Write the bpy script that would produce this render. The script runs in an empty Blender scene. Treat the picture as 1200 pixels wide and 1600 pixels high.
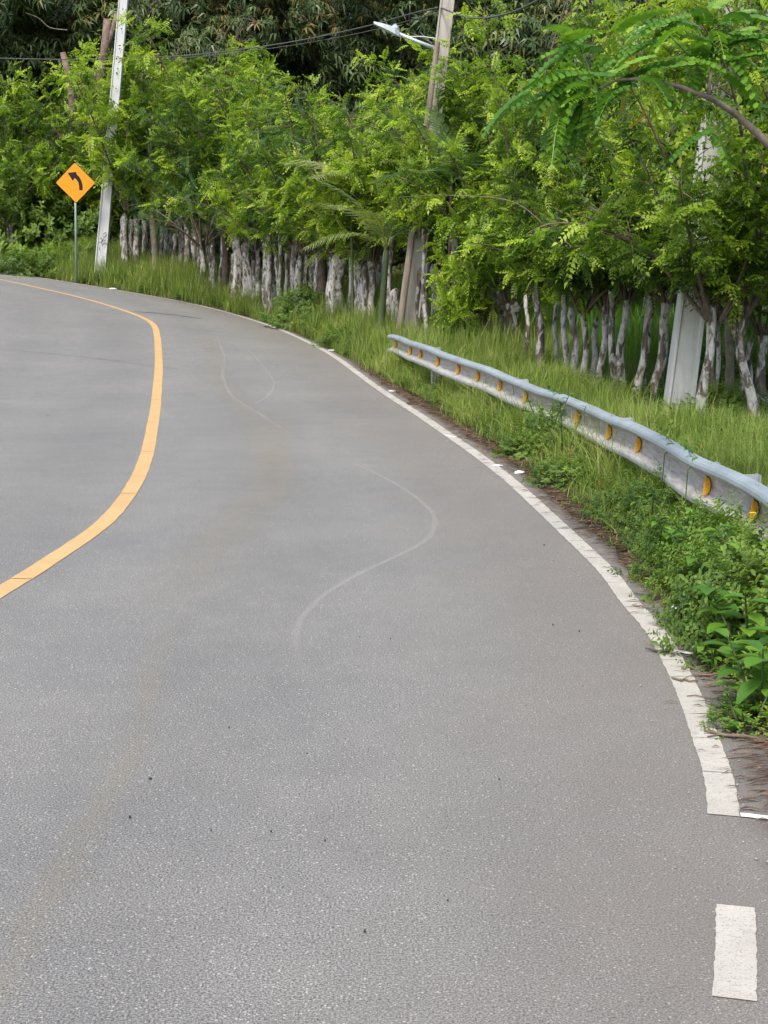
import bpy, math, random
import numpy as np
from mathutils import Vector, Matrix

S = bpy.context.scene
COL = S.collection
R = math.radians

# ------------------------------------------------------------------ camera
LENS = 52.0
F = LENS/36.0*1600.0
PITCH = math.atan(410.0/F)
CAMZ = 2.0
cam = bpy.data.objects.new('camera', bpy.data.cameras.new('camera'))
COL.objects.link(cam); S.camera = cam
cam.data.sensor_fit = 'VERTICAL'; cam.data.sensor_height = 36.0; cam.data.lens = LENS
cam.location = (0, 0, CAMZ); cam.rotation_euler = (math.pi/2-PITCH, 0, 0)
cam.data.clip_end = 3000; cam.data.clip_start = 0.05
# ------------------------------------------------------------------ light
SUN_EL, SUN_AZ = 58.0, 205.0          # azimuth clockwise from +Y: behind the camera, to its left
w = bpy.data.worlds.new('World'); S.world = w; w.use_nodes = True
nt = w.node_tree; bg = nt.nodes['Background']
sky = nt.nodes.new('ShaderNodeTexSky'); sky.sky_type = 'NISHITA'; sky.sun_disc = False
sky.sun_elevation = R(SUN_EL); sky.sun_rotation = R(SUN_AZ)
sky.air_density = 1.0; sky.dust_density = 4.0; sky.ozone_density = 1.0
nt.links.new(sky.outputs[0], bg.inputs[0]); bg.inputs[1].default_value = 0.13
sl = bpy.data.lights.new('sun', 'SUN'); sl.energy = 1.5; sl.angle = R(14); sl.color = (1, .95, .86)
so = bpy.data.objects.new('sun', sl); COL.objects.link(so)
sd = Vector((math.sin(R(SUN_AZ))*math.cos(R(SUN_EL)), math.cos(R(SUN_AZ))*math.cos(R(SUN_EL)), math.sin(R(SUN_EL))))
so.rotation_euler = sd.to_track_quat('Z', 'Y').to_euler()
S.view_settings.view_transform = 'Standard'; S.view_settings.look = 'None'
S.view_settings.gamma = 1; S.view_settings.use_curve_mapping = False
S.view_settings.exposure = 1.08
S.cycles.max_bounces = 8; S.cycles.transparent_max_bounces = 12

# ------------------------------------------------------------------ helpers
RND = random.Random(7)
NP = np.random.default_rng(7)

def props(o, label=None, cat=None, group=None, kind=None):
    if label: o['label'] = label
    if cat: o['category'] = cat
    if group: o['group'] = group
    if kind: o['kind'] = kind
    return o

def empty(name, loc=(0, 0, 0), label=None, cat=None, group=None, rz=0):
    o = bpy.data.objects.new(name, None); COL.objects.link(o)
    o.location = loc; o.rotation_euler = (0, 0, rz); o.empty_display_size = .1
    return props(o, label, cat, group)

def np_mesh(name, V, faces, mats=(), attr=None, smooth=False, uv=None, midx=None):
    """faces: list of numpy int arrays, each (n,k)"""
    me = bpy.data.meshes.new(name)
    V = np.asarray(V, dtype=np.float32)
    faces = [np.asarray(f, dtype=np.int32) for f in faces if len(f)]
    me.vertices.add(len(V)); me.vertices.foreach_set('co', V.ravel())
    loops = np.concatenate([f.ravel() for f in faces])
    tot = np.concatenate([np.full(len(f), f.shape[1], dtype=np.int32) for f in faces])
    st = np.concatenate([[0], np.cumsum(tot)[:-1]]).astype(np.int32)
    me.loops.add(len(loops)); me.loops.foreach_set('vertex_index', loops)
    me.polygons.add(len(tot)); me.polygons.foreach_set('loop_start', st)
    me.polygons.foreach_set('loop_total', tot)
    if smooth: me.polygons.foreach_set('use_smooth', np.ones(len(tot), dtype=bool))
    if midx is not None: me.polygons.foreach_set('material_index', np.asarray(midx, dtype=np.int32))
    if attr is not None:
        a = me.attributes.new('v', 'FLOAT', 'POINT'); a.data.foreach_set('value', np.asarray(attr, dtype=np.float32))
    if uv is not None:
        u = me.uv_layers.new(name='UVMap'); u.data.foreach_set('uv', np.asarray(uv, dtype=np.float32)[loops].ravel())
    for m in mats: me.materials.append(m)
    me.update(calc_edges=True); me.validate()
    return me

def link(name, me, parent=None, loc=None):
    o = bpy.data.objects.new(name, me); COL.objects.link(o)
    if parent: o.parent = parent
    if loc is not None: o.location = loc
    return o

class MB:
    def __init__(s): s.V = []; s.F = []; s.A = []
    def add(s, V, Fs, a=0.5):
        b = len(s.V); s.V += [tuple(v) for v in V]; s.F += [[b+i for i in f] for f in Fs]; s.A += [a]*len(V)
    def box(s, c, size, M=None, a=.5, taper=1.0):
        hx, hy, hz = size[0]/2, size[1]/2, size[2]/2
        V = [Vector((x*hx*(taper if z > 0 else 1), y*hy*(taper if z > 0 else 1), z*hz)) for z in (-1, 1) for y in (-1, 1) for x in (-1, 1)]
        if M is not None: V = [M @ v for v in V]
        V = [v+Vector(c) for v in V]
        s.add(V, [(0, 2, 3, 1), (4, 5, 7, 6), (0, 1, 5, 4), (2, 6, 7, 3), (0, 4, 6, 2), (1, 3, 7, 5)], a)
    def tube(s, pts, rad, n=6, a=.5, cap=True):
        pts = [Vector(p) for p in pts]
        if not hasattr(rad, '__len__'): rad = [rad]*len(pts)
        V = []; Fs = []; prev = None
        for i, p in enumerate(pts):
            t = (pts[min(i+1, len(pts)-1)]-pts[max(i-1, 0)])
            if t.length < 1e-9: t = Vector((0, 0, 1))
            t.normalize()
            if prev is None:
                x = Vector((1, 0, 0)) if abs(t.x) < .8 else Vector((0, 1, 0))
            else: x = prev
            x = (x-t*x.dot(t)).normalized(); prev = x; y = t.cross(x)
            for k in range(n):
                an = 2*math.pi*k/n
                V.append(p+(x*math.cos(an)+y*math.sin(an))*rad[i])
        for i in range(len(pts)-1):
            for k in range(n):
                k2 = (k+1) % n
                Fs.append((i*n+k, i*n+k2, (i+1)*n+k2, (i+1)*n+k))
        if cap:
            Fs.append(tuple(range(n-1, -1, -1))); b = (len(pts)-1)*n
            Fs.append(tuple(range(b, b+n)))
        s.add(V, Fs, a)
    def mesh(s, name, mats, smooth=False):
        me = bpy.data.meshes.new(name); me.from_pydata([tuple(v) for v in s.V], [], s.F)
        a = me.attributes.new('v', 'FLOAT', 'POINT'); a.data.foreach_set('value', s.A)
        for m in (mats if isinstance(mats, (list, tuple)) else [mats]): me.materials.append(m)
        if smooth: me.polygons.foreach_set('use_smooth', [True]*len(me.polygons))
        me.update(); return me
    def obj(s, name, mats, parent=None, smooth=False, loc=None):
        return link(name, s.mesh(name, mats, smooth), parent, loc)

def sstep(a, b, x):
    t = np.clip((x-a)/(b-a), 0, 1); return t*t*(3-2*t)

# ------------------------------------------------------------------ materials
def mat(name):
    m = bpy.data.materials.new(name); m.use_nodes = True
    n = m.node_tree.nodes; b = n['Principled BSDF']; return m, m.node_tree, b
def N(nt, t, **kw):
    n = nt.nodes.new('ShaderNode'+t)
    for k, v in kw.items():
        if k.startswith('i_'): n.inputs[k[2:].replace('_', ' ')].default_value = v
        else: setattr(n, k, v)
    return n
def ramp(nt, fac, stops, interp='LINEAR'):
    r = nt.nodes.new('ShaderNodeValToRGB'); r.color_ramp.interpolation = interp
    e = r.color_ramp.elements
    while len(e) < len(stops): e.new(.5)
    for i, (p, c) in enumerate(stops):
        e[i].position = p
        if not hasattr(c, '__len__'): c = (c, c, c)
        e[i].color = (*c, 1)
    nt.links.new(fac, r.inputs[0]); return r.outputs[0]
def mix(nt, fac, a, b, mode='MIX'):
    m = nt.nodes.new('ShaderNodeMix'); m.data_type = 'RGBA'; m.blend_type = mode
    for i, v in ((0, fac), (6, a), (7, b)):
        if hasattr(v, 'node'): nt.links.new(v, m.inputs[i])
        elif i == 0: m.inputs[0].default_value = v
        else: m.inputs[i].default_value = (*v, 1) if len(v) == 3 else v
    return m.outputs[2]
def mth(nt, op, a, b=None, c=None, clamp=False):
    m = nt.nodes.new('ShaderNodeMath'); m.operation = op; m.use_clamp = clamp
    for i, v in enumerate((a, b, c)):
        if v is None: continue
        if hasattr(v, 'node'): nt.links.new(v, m.inputs[i])
        else: m.inputs[i].default_value = v
    return m.outputs[0]
def coords(nt, scale=(1, 1, 1), kind='Object'):
    tc = nt.nodes.new('ShaderNodeTexCoord'); mp = nt.nodes.new('ShaderNodeMapping')
    mp.inputs['Scale'].default_value = scale
    nt.links.new(tc.outputs[kind], mp.inputs[0]); return mp.outputs[0]
def noise(nt, vec, scale, detail=3, rough=.55, dist=0):
    n = nt.nodes.new('ShaderNodeTexNoise'); n.inputs['Scale'].default_value = scale
    n.inputs['Detail'].default_value = detail; n.inputs['Roughness'].default_value = rough; n.inputs['Distortion'].default_value = dist
    if vec is not None: nt.links.new(vec, n.inputs['Vector'])
    return n.outputs[0]
def voro(nt, vec, scale, out='Distance', feature='F1'):
    n = nt.nodes.new('ShaderNodeTexVoronoi'); n.feature = feature; n.inputs['Scale'].default_value = scale
    nt.links.new(vec, n.inputs['Vector']); return n.outputs[out]
def bump(nt, b, h, strength=.3, dist=.01):
    n = nt.nodes.new('ShaderNodeBump'); n.inputs['Strength'].default_value = strength; n.inputs['Distance'].default_value = dist
    nt.links.new(h, n.inputs['Height']); nt.links.new(n.outputs[0], b.inputs['Normal'])
def setb(b, rough=.8, metal=0, spec=.3):
    b.inputs['Roughness'].default_value = rough; b.inputs['Metallic'].default_value = metal
    b.inputs['Specular IOR Level'].default_value = spec

def simple(name, col, rough=.7, metal=0, var=.15, scale=8, spec=.3, bstr=0):
    m, nt, b = mat(name); setb(b, rough, metal, spec)
    c = coords(nt); n = noise(nt, c, scale, 5)
    a = tuple(x*(1-var) for x in col); d = tuple(min(1, x*(1+var)) for x in col)
    nt.links.new(ramp(nt, n, [(.3, a), (.7, d)]), b.inputs['Base Color'])
    if bstr: bump(nt, b, n, bstr)
    return m

def leafmat(name, stops, rough=.5, trans=.35, objvar=.25, spec=.35):
    """stops: ramp over per-leaf attribute v; object random shifts it"""
    m, nt, b = mat(name); setb(b, rough, 0, spec)
    at_ = N(nt, 'Attribute', attribute_name='v')
    oi = N(nt, 'ObjectInfo')
    sh = mth(nt, 'MULTIPLY_ADD', oi.outputs['Random'], objvar, -objvar/2)
    v = mth(nt, 'ADD', at_.outputs['Fac'], sh, clamp=True)
    col = ramp(nt, v, stops)
    nt.links.new(col, b.inputs['Base Color'])
    tr = N(nt, 'BsdfTranslucent')
    br = mix(nt, 1.0, col, (1.25, 1.35, .6), 'MULTIPLY')
    nt.links.new(br, tr.inputs[0])
    ms = N(nt, 'MixShader'); ms.inputs[0].default_value = trans
    nt.links.new(b.outputs[0], ms.inputs[1]); nt.links.new(tr.outputs[0], ms.inputs[2])
    nt.links.new(ms.outputs[0], nt.nodes['Material Output'].inputs[0])
    return m

M = {}
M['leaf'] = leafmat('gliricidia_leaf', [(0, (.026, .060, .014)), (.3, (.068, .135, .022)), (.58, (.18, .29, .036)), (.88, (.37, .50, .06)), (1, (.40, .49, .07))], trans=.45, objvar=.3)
M['leaf_blue'] = leafmat('feathery_leaf', [(0, (.025, .065, .028)), (.5, (.055, .13, .045)), (1, (.12, .22, .06))])
M['leaf_dark'] = leafmat('mango_leaf', [(0, (.032, .058, .022)), (.5, (.085, .130, .046)), (.85, (.17, .22, .065)), (.95, (.12, .12, .03)), (1, (.22, .13, .05))], rough=.4, trans=.18)
M['leaf_bush'] = leafmat('bush_leaf', [(0, (.04, .085, .02)), (.5, (.10, .18, .03)), (1, (.21, .31, .05))])
M['leaf_big'] = leafmat('broad_leaf', [(0, (.04, .11, .02)), (.5, (.09, .22, .025)), (.9, (.19, .36, .035)), (1, (.4, .3, .03))], rough=.38, objvar=.15)
M['palm'] = leafmat('palm_leaflet', [(0, (.04, .09, .03)), (.5, (.09, .15, .045)), (.85, (.19, .24, .08)), (1, (.28, .31, .12))], rough=.4)
M['grass'] = leafmat('grass_blade', [(0, (.07, .12, .025)), (.5, (.17, .25, .045)), (.85, (.29, .36, .08)), (1, (.38, .34, .16))], rough=.6)
M['meadow'] = leafmat('meadow_blade', [(0, (.05, .13, .018)), (.5, (.10, .22, .022)), (.9, (.17, .30, .035)), (1, (.26, .28, .08))], rough=.55)
M['weed'] = leafmat('weed_leaf', [(0, (.04, .085, .02)), (.5, (.10, .175, .03)), (.9, (.20, .28, .05)), (1, (.26, .17, .05))])
M['litter'] = leafmat('dry_litter', [(0, (.045, .025, .018)), (.5, (.10, .055, .035)), (1, (.24, .17, .10))], rough=.9, trans=.05)
M['twig'] = simple('twig_bark', (.13, .10, .075), .9, var=.4, scale=20)
M['limb'] = simple('limb_bark', (.20, .17, .13), .9, var=.4, scale=14)
M['darkbark'] = simple('dark_bark', (.10, .075, .06), .95, var=.5, scale=6, bstr=.6)
M['greenstem'] = simple('green_stem', (.07, .10, .04), .6, var=.3, scale=10)

# blotchy white lichen / lime bark
m, nt, b = mat('blotched_bark'); setb(b, .92, 0, .1)
c = coords(nt, (1, 1, .45)); c2 = coords(nt, (1, 1, .12))
oi = N(nt, 'ObjectInfo')
add = N(nt, 'VectorMath', operation='ADD'); nt.links.new(c, add.inputs[0])
cmb = N(nt, 'CombineXYZ'); nt.links.new(mth(nt, 'MULTIPLY', oi.outputs['Random'], 40), cmb.inputs[0]); nt.links.new(cmb.outputs[0], add.inputs[1])
n1 = noise(nt, add.outputs[0], 11, 6, .65, .6); n2 = noise(nt, c2, 16, 4); n3 = noise(nt, add.outputs[0], 2.2, 2)
base = ramp(nt, n2, [(.3, (.06, .048, .038)), (.55, (.15, .125, .10)), (.75, (.27, .235, .20))])
wm = mth(nt, 'ADD', n1, mth(nt, 'MULTIPLY_ADD', n3, .5, -.25))
mask = ramp(nt, wm, [(.455, 0), (.54, 1)])
white = ramp(nt, noise(nt, c, 30, 4), [(.3, (.31, .30, .27)), (.65, (.62, .605, .565))])
col = mix(nt, mask, base, white)
gn = ramp(nt, noise(nt, c, 5, 3), [(.6, 0), (.72, .55)])
col = mix(nt, gn, col, (.10, .11, .055))
nt.links.new(col, b.inputs['Base Color']); bump(nt, b, n1, .7, .03)
M['bark'] = m

# asphalt (UV.x = metres right of the edge line, UV.y = metres along)
m, nt, b = mat('asphalt'); setb(b, .82, 0, .25)
c = coords(nt); uv = N(nt, 'UVMap', uv_map='UVMap'); sx = N(nt, 'SeparateXYZ'); nt.links.new(uv.outputs[0], sx.inputs[0])
big = noise(nt, c, .45, 4, .6); mid = noise(nt, c, 3.5, 4, .6)
fine = noise(nt, c, 135, 4, .85)
vc = voro(nt, c, 95, 'Color'); vs = N(nt, 'SeparateColor'); nt.links.new(vc, vs.inputs[0])
vd = voro(nt, c, 95)
g = ramp(nt, fine, [(.36, .045), (.5, .162), (.64, .385)])
g = mix(nt, 1, g, ramp(nt, big, [(.25, (.86, .87, .89)), (.75, (1.1, 1.09, 1.07))]), 'MULTIPLY')
g = mix(nt, 1, g, ramp(nt, mid, [(.25, .93), (.75, 1.07)]), 'MULTIPLY')
g = mix(nt, 1, g, (1.0, 1.0, .955), 'MULTIPLY')
# bright and dark stones in the aggregate
st = mth(nt, 'MULTIPLY', mth(nt, 'GREATER_THAN', vs.outputs[0], .93), ramp(nt, vd, [(.28, 1), (.42, 0)]))
g = mix(nt, st, g, (.42, .40, .36))
dk = mth(nt, 'MULTIPLY', mth(nt, 'GREATER_THAN', vs.outputs[1], .90), ramp(nt, vd, [(.25, .8), (.4, 0)]))
g = mix(nt, dk, g, (.05, .048, .045))
# wheel paths: polished slightly paler
wp = mth(nt, 'SINE', mth(nt, 'MULTIPLY', sx.outputs[0], 3.6))
wps = mth(nt, 'MULTIPLY_ADD', wp, .035, 1.0)
cc = N(nt, 'CombineColor'); [nt.links.new(wps, cc.inputs[i]) for i in range(3)]
g = mix(nt, 1, g, cc.outputs[0], 'MULTIPLY')
# brown soil dust by the edge
ed = mth(nt, 'ADD', sx.outputs[0], mth(nt, 'MULTIPLY_ADD', noise(nt, c, 1.3, 4), 1.6, -.8))
em = ramp(nt, mth(nt, 'MULTIPLY_ADD', ed, .5, .9), [(.15, 0), (.85, .42)])
g = mix(nt, em, g, (.175, .155, .13))
em2 = ramp(nt, mth(nt, 'ADD', sx.outputs[0], mth(nt, 'MULTIPLY', noise(nt, c, 6, 4), .35)), [(.22, 0), (.42, .8)])
g = mix(nt, em2, g, (.085, .065, .055))
nt.links.new(g, b.inputs['Base Color'])
bump(nt, b, fine, .5, .006)
M['asphalt'] = m

def paint(name, c1, c2, wear):
    m, nt, b = mat(name); setb(b, .65, 0, .3)
    c = coords(nt); n = noise(nt, c, 3, 5, .65); n2 = noise(nt, c, 140, 2, .7)
    col = ramp(nt, n, [(.3, c1), (.7, c2)])
    col = mix(nt, ramp(nt, n2, [(.54, 0), (.66, wear)]), col, (.2, .18, .16))
    c3 = coords(nt, (1, 14, 1)); n3 = noise(nt, c3, 6, 3)
    col = mix(nt, ramp(nt, n3, [(.55, 0), (.8, .25)]), col, tuple(x*.7 for x in c1))
    nt.links.new(col, b.inputs['Base Color']); bump(nt, b, n2, .4, .004); return m
M['white_paint'] = paint('white_road_paint', (.36, .345, .305), (.47, .455, .41), .7)
M['yellow_paint'] = paint('yellow_road_paint', (.46, .30, .13), (.56, .365, .165), .45)
M['white_new'] = paint('fresh_white_paint', (.62, .62, .6), (.7, .7, .69), .15)

# soft decal materials (UV.x 0..1 across)
def decal(name, col, amt, nscale=5):
    m, nt, b = mat(name); setb(b, .85, 0, .2); b.inputs['Base Color'].default_value = (*col, 1)
    uv = N(nt, 'UVMap', uv_map='UVMap'); sx = N(nt, 'SeparateXYZ'); nt.links.new(uv.outputs[0], sx.inputs[0])
    prof = ramp(nt, sx.outputs[0], [(0, 0), (.5, 1), (1, 0)], 'EASE')
    ends = ramp(nt, sx.outputs[1], [(0, 0), (.12, 1), (.85, 1), (1, 0)])
    c = coords(nt)
    a = mth(nt, 'MULTIPLY', mth(nt, 'MULTIPLY', prof, ends), ramp(nt, noise(nt, c, nscale, 5, .7), [(.3, .25), (.65, 1)]))
    a = mth(nt, 'MULTIPLY', a, ramp(nt, noise(nt, c, 110, 2, .7), [(.35, .3), (.6, 1)]))
    a = mth(nt, 'MULTIPLY', a, amt)
    tr = N(nt, 'BsdfTransparent'); ms = N(nt, 'MixShader')
    nt.links.new(a, ms.inputs[0]); nt.links.new(tr.outputs[0], ms.inputs[1]); nt.links.new(b.outputs[0], ms.inputs[2])
    nt.links.new(ms.outputs[0], nt.nodes['Material Output'].inputs[0]); return m
M['scuff'] = decal('pale_scuff', (.44, .43, .40), .45, 9)
M['dust'] = decal('sand_dust', (.34, .30, .22), .26, 3)
M['tar'] = decal('dark_tar', (.03, .03, .03), .9, 3)

# ground
m, nt, b = mat('soil'); setb(b, .95, 0, .1)
c = coords(nt); n = noise(nt, c, 2.5, 6, .65); n2 = noise(nt, c, 30, 4, .7)
col = ramp(nt, n, [(.3, (.045, .055, .018)), (.5, (.06, .045, .03)), (.75, (.10, .075, .05))])
col = mix(nt, ramp(nt, n2, [(.5, 0), (.7, .7)]), col, (.04, .03, .022))
nt.links.new(col, b.inputs['Base Color']); bump(nt, b, n2, .8, .03); M['soil'] = m

# galvanised steel with cream dirt
m, nt, b = mat('galvanised_rail'); setb(b, .5, .25, .4)
c = coords(nt); at_ = N(nt, 'Attribute', attribute_name='v')
n = noise(nt, c, 3, 6, .7); n2 = noise(nt, coords(nt, (.6, .6, 6)), 9, 5, .7)
st = ramp(nt, n, [(.3, (.30, .36, .40)), (.7, (.46, .53, .57))])
dirt = ramp(nt, n2, [(.3, (.26, .235, .20)), (.6, (.50, .475, .43)), (.8, (.58, .55, .50))])
dm = mth(nt, 'MULTIPLY_ADD', noise(nt, c, 14, 5, .7), .5, mth(nt, 'SUBTRACT', at_.outputs['Fac'], .25), clamp=True)
col = mix(nt, dm, st, dirt)
nt.links.new(col, b.inputs['Base Color']); nt.links.new(mth(nt, 'MULTIPLY_ADD', dm, .3, .42), b.inputs['Roughness'])
bump(nt, b, n, .15, .01); b.inputs['Metallic'].default_value = .4; M['rail'] = m
M['steel'] = simple('galvanised_steel', (.42, .46, .48), .5, .4, .2, 6)
M['slot'] = simple('slot_dark', (.03, .035, .04), .8)
M['amber'] = simple('amber_reflector', (.74, .38, .03), .35, 0, .12, 60, .5)
M['bracket'] = simple('reflector_bracket', (.10, .07, .05), .7)
M['sign_yellow'] = simple('sign_yellow', (.72, .285, .004), .4, 0, .04, 4, .5)
M['sign_black'] = simple('sign_black', (.012, .010, .012), .5)
M['sign_post'] = simple('sign_post', (.24, .30, .30), .5, .3, .15, 5)
M['graffiti'] = simple('graffiti_paint', (.06, .07, .08), .7)
M['cable'] = simple('black_cable', (.10, .10, .095), .6)
M['lamp'] = simple('lamp_housing', (.55, .62, .66), .4, .3, .1)
M['white_plastic'] = simple('crumpled_plastic', (.72, .73, .76), .5, 0, .15, 30)
M['stone'] = simple('pale_stone', (.34, .30, .26), .9, 0, .3, 20, bstr=.5)
M['petal'] = simple('yellow_petal', (.8, .42, .02), .5)

def concrete(name, c1, c2, stain, amt):
    m, nt, b = mat(name); setb(b, .88, 0, .2)
    c = coords(nt); n = noise(nt, c, 1.3, 6, .65); n2 = noise(nt, coords(nt, (1, 1, .12)), 9, 5, .7); n3 = noise(nt, c, 45, 3)
    col = ramp(nt, n, [(.3, c1), (.7, c2)])
    col = mix(nt, ramp(nt, n2, [(.45, 0), (.75, amt)]), col, stain)
    col = mix(nt, ramp(nt, n3, [(.62, 0), (.72, .35)]), col, tuple(x*.55 for x in c1))
    nt.links.new(col, b.inputs['Base Color']); bump(nt, b, n3, .3, .006); return m
M['conc_pale'] = concrete('pale_concrete', (.52, .52, .49), (.66, .66, .63), (.33, .32, .29), .5)
M['conc_white'] = concrete('white_concrete', (.50, .52, .52), (.62, .64, .64), (.34, .35, .34), .35)
M['conc_worn'] = concrete('worn_concrete', (.36, .335, .30), (.50, .475, .43), (.17, .145, .12), .7)
M['wood'] = concrete('weathered_wood', (.22, .18, .145), (.34, .29, .24), (.09, .07, .055), .8)

# ------------------------------------------------------------------ pixel <-> place
FW = np.array([0, math.cos(PITCH), -math.sin(PITCH)]); UPV = np.array([0, math.sin(PITCH), math.cos(PITCH)])
def ray(px, py):
    return FW+np.array([1., 0, 0])*(px-600)/F-UPV*(py-800)/F
def at(px, py, Y):
    d = ray(px, py); t = Y/d[1]
    return Vector((d[0]*t, Y, CAMZ+d[2]*t))
def zr(X, Y):
    X = np.asarray(X, float); Y = np.asarray(Y, float)
    g = .139*np.log1p(np.exp(np.minimum((-1.025-X)*1.1, 60)))/1.1
    g = 2.1*np.tanh(g/2.1)
    return g*sstep(19.4, 41.9, Y)
def cast(px, py, fn, t0=2.0, t1=90):
    d = ray(px, py); t = t0
    while t < t1:
        p = d*t
        if CAMZ+p[2] < fn(p[0], p[1]): break
        t += .1
    lo, hi = t-.1, t
    for _ in range(25):
        md = (lo+hi)/2; p = d*md
        if CAMZ+p[2] < fn(p[0], p[1]): hi = md
        else: lo = md
    p = d*hi
    return Vector((p[0], p[1], CAMZ+p[2]))
def resample(P, step):
    P = [np.array(p, float) for p in P]
    # Catmull-Rom then uniform
    out = []
    Q = [2*P[0]-P[1]]+P+[2*P[-1]-P[-2]]
    for i in range(1, len(Q)-2):
        for k in range(16):
            t = k/16; a, b_, c_, d_ = Q[i-1], Q[i], Q[i+1], Q[i+2]
            out.append(.5*((2*b_)+(-a+c_)*t+(2*a-5*b_+4*c_-d_)*t*t+(-a+3*b_-3*c_+d_)*t**3))
    out.append(P[-1]); out = np.array(out)
    s = np.concatenate([[0], np.cumsum(np.linalg.norm(np.diff(out, axis=0), axis=1))])
    n = max(2, int(s[-1]/step)+1); ss = np.linspace(0, s[-1], n)
    return np.stack([np.interp(ss, s, out[:, k]) for k in range(out.shape[1])], 1), ss
def smooth(P, k=2, it=3):
    P = P.copy()
    for _ in range(it):
        Q = P.copy(); Q[1:-1] = (P[:-2]+2*P[1:-1]+P[2:])/4; P = Q
    return P

WPX = [(1131, 1275), (1129, 1246), (1121, 1206), (1104, 1158), (1087, 1110), (1067, 1062), (1043, 1018), (1019, 979), (986, 944), (951, 896), (900, 846), (850, 799), (800, 753), (750, 714), (700, 679), (650, 645), (620, 626), (590, 606), (560, 584), (530, 562), (500, 544), (465, 527), (427, 511), (375, 494), (315, 478), (250, 465), (175, 452), (100, 440), (50, 432), (0, 423)]
YPX = [(0, 925), (42, 900), (87, 870), (130, 842), (165, 815), (192, 785), (210, 757), (222, 732), (232, 700), (239, 662), (243, 637), (246, 605), (248, 575), (247.5, 550), (245.5, 525), (240, 508), (225, 497.5), (200, 487.5), (155, 473), (105, 460), (50, 447.5), (0, 437)]
Wg = [cast(x, y, zr) for x, y in WPX]
Yg = [cast(x, y, zr) for x, y in YPX]
W2 = [(p.x, p.y) for p in Wg]; Y2 = [(p.x, p.y) for p in Yg]
lead = [(.55, -6), (.85, -2), (1.02, 1.5), (1.10, 3.6)]
dW = np.array(W2[-1])-np.array(W2[-3]); dW /= np.linalg.norm(dW)
tail = [tuple(np.array(W2[-1])+dW*k) for k in (4, 9, 16, 26, 40)]
edge_s, edge_len = resample(lead+W2+tail, .4)
edge_s = smooth(edge_s, it=6)
edge_len = np.concatenate([[0], np.cumsum(np.linalg.norm(np.diff(edge_s, axis=0), axis=1))])
tg = np.gradient(edge_s, axis=0); tg /= np.linalg.norm(tg, axis=1)[:, None]
rn = np.stack([tg[:, 1], -tg[:, 0]], 1)          # to the right of travel = verge side
SH = .20                                          # asphalt beyond the edge line
def edge_dist(X, Y):
    """signed distance to edge line, + on the verge side; and index"""
    X = np.atleast_1d(np.asarray(X, float)); Y = np.atleast_1d(np.asarray(Y, float))
    D = np.empty(X.shape); I = np.empty(X.shape, int)
    xf, yf = X.ravel(), Y.ravel(); Df = np.empty(len(xf)); If = np.empty(len(xf), int)
    for a in range(0, len(xf), 4000):
        dx = xf[a:a+4000, None]-edge_s[None, :, 0]; dy = yf[a:a+4000, None]-edge_s[None, :, 1]
        i = np.argmin(dx*dx+dy*dy, 1); r = np.arange(len(i))
        Df[a:a+4000] = dx[r, i]*rn[i, 0]+dy[r, i]*rn[i, 1]; If[a:a+4000] = i
        dd = np.sqrt(dx[r, i]**2+dy[r, i]**2); Df[a:a+4000] = np.sign(Df[a:a+4000])*dd
    return Df.reshape(X.shape), If.reshape(X.shape)
def SHa(Y): return SH+.42*(1-sstep(6.0, 8.3, Y))
def zt(X, Y):
    X = np.asarray(X, float); Y = np.asarray(Y, float); sc = X.ndim == 0
    D, I = edge_dist(X, Y); D = D.reshape(X.shape) if not sc else D
    far = sstep(24, 40, Y)
    sh = SHa(Y)
    bank = sstep(sh, sh+2.2, D)*(.06+.42*far)-.12*sstep(2.2, 4.5, D)*(1-far)
    wob = .05*np.sin(X*1.7+Y*.6)*np.sin(Y*1.1-X*.4)*sstep(sh+.2, 1.8, D)
    inside = (D < sh-.02)&(D > -7.4)
    z = zr(X, Y)+bank+wob+np.clip(Y-52, 0, 60)*.045
    z = np.where(inside, z-.09, z)
    z = z-.05*(D <= -7.4)
    return float(z[0]) if sc else z
def ztf(x, y): return zt(x, y)

# ------------------------------------------------------------------ ground + road
gx = np.concatenate([-np.geomspace(700, 22, 14), np.arange(-20, 14, .35), np.geomspace(15, 700, 14)])
gy = np.concatenate([[-300, -80, -30], np.arange(-8, 60, .35), np.geomspace(61, 1500, 18)])
GX, GY = np.meshgrid(gx, gy); GZ = zt(GX, GY)
GZ = np.where(GY > 130, 5.5, GZ)
nx, ny = len(gx), len(gy); idx = np.arange(nx*ny).reshape(ny, nx)
fq = np.stack([idx[:-1, :-1], idx[:-1, 1:], idx[1:, 1:], idx[1:, :-1]], -1).reshape(-1, 4)
props(link('ground', np_mesh('ground', np.stack([GX, GY, GZ], -1).reshape(-1, 3), [fq], [M['soil']], smooth=True)), kind='structure')

offs = np.concatenate([np.arange(-7.4, -.5, .5), [-.4, -.2, 0, .07, .13, SH]])
Vr = []; UV = []
rr = random.Random(3)
for i in range(len(edge_s)):
    for j, o in enumerate(offs):
        oo = (o if o <= 0 else o*float(SHa(edge_s[i][1]))/SH)+(rr.uniform(-.05, .05) if j == len(offs)-1 else 0)
        p = edge_s[i]+rn[i]*oo
        Vr.append((p[0], p[1], 0)); UV.append((oo, edge_len[i]))
Vr = np.array(Vr); Vr[:, 2] = zr(Vr[:, 0], Vr[:, 1])
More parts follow.
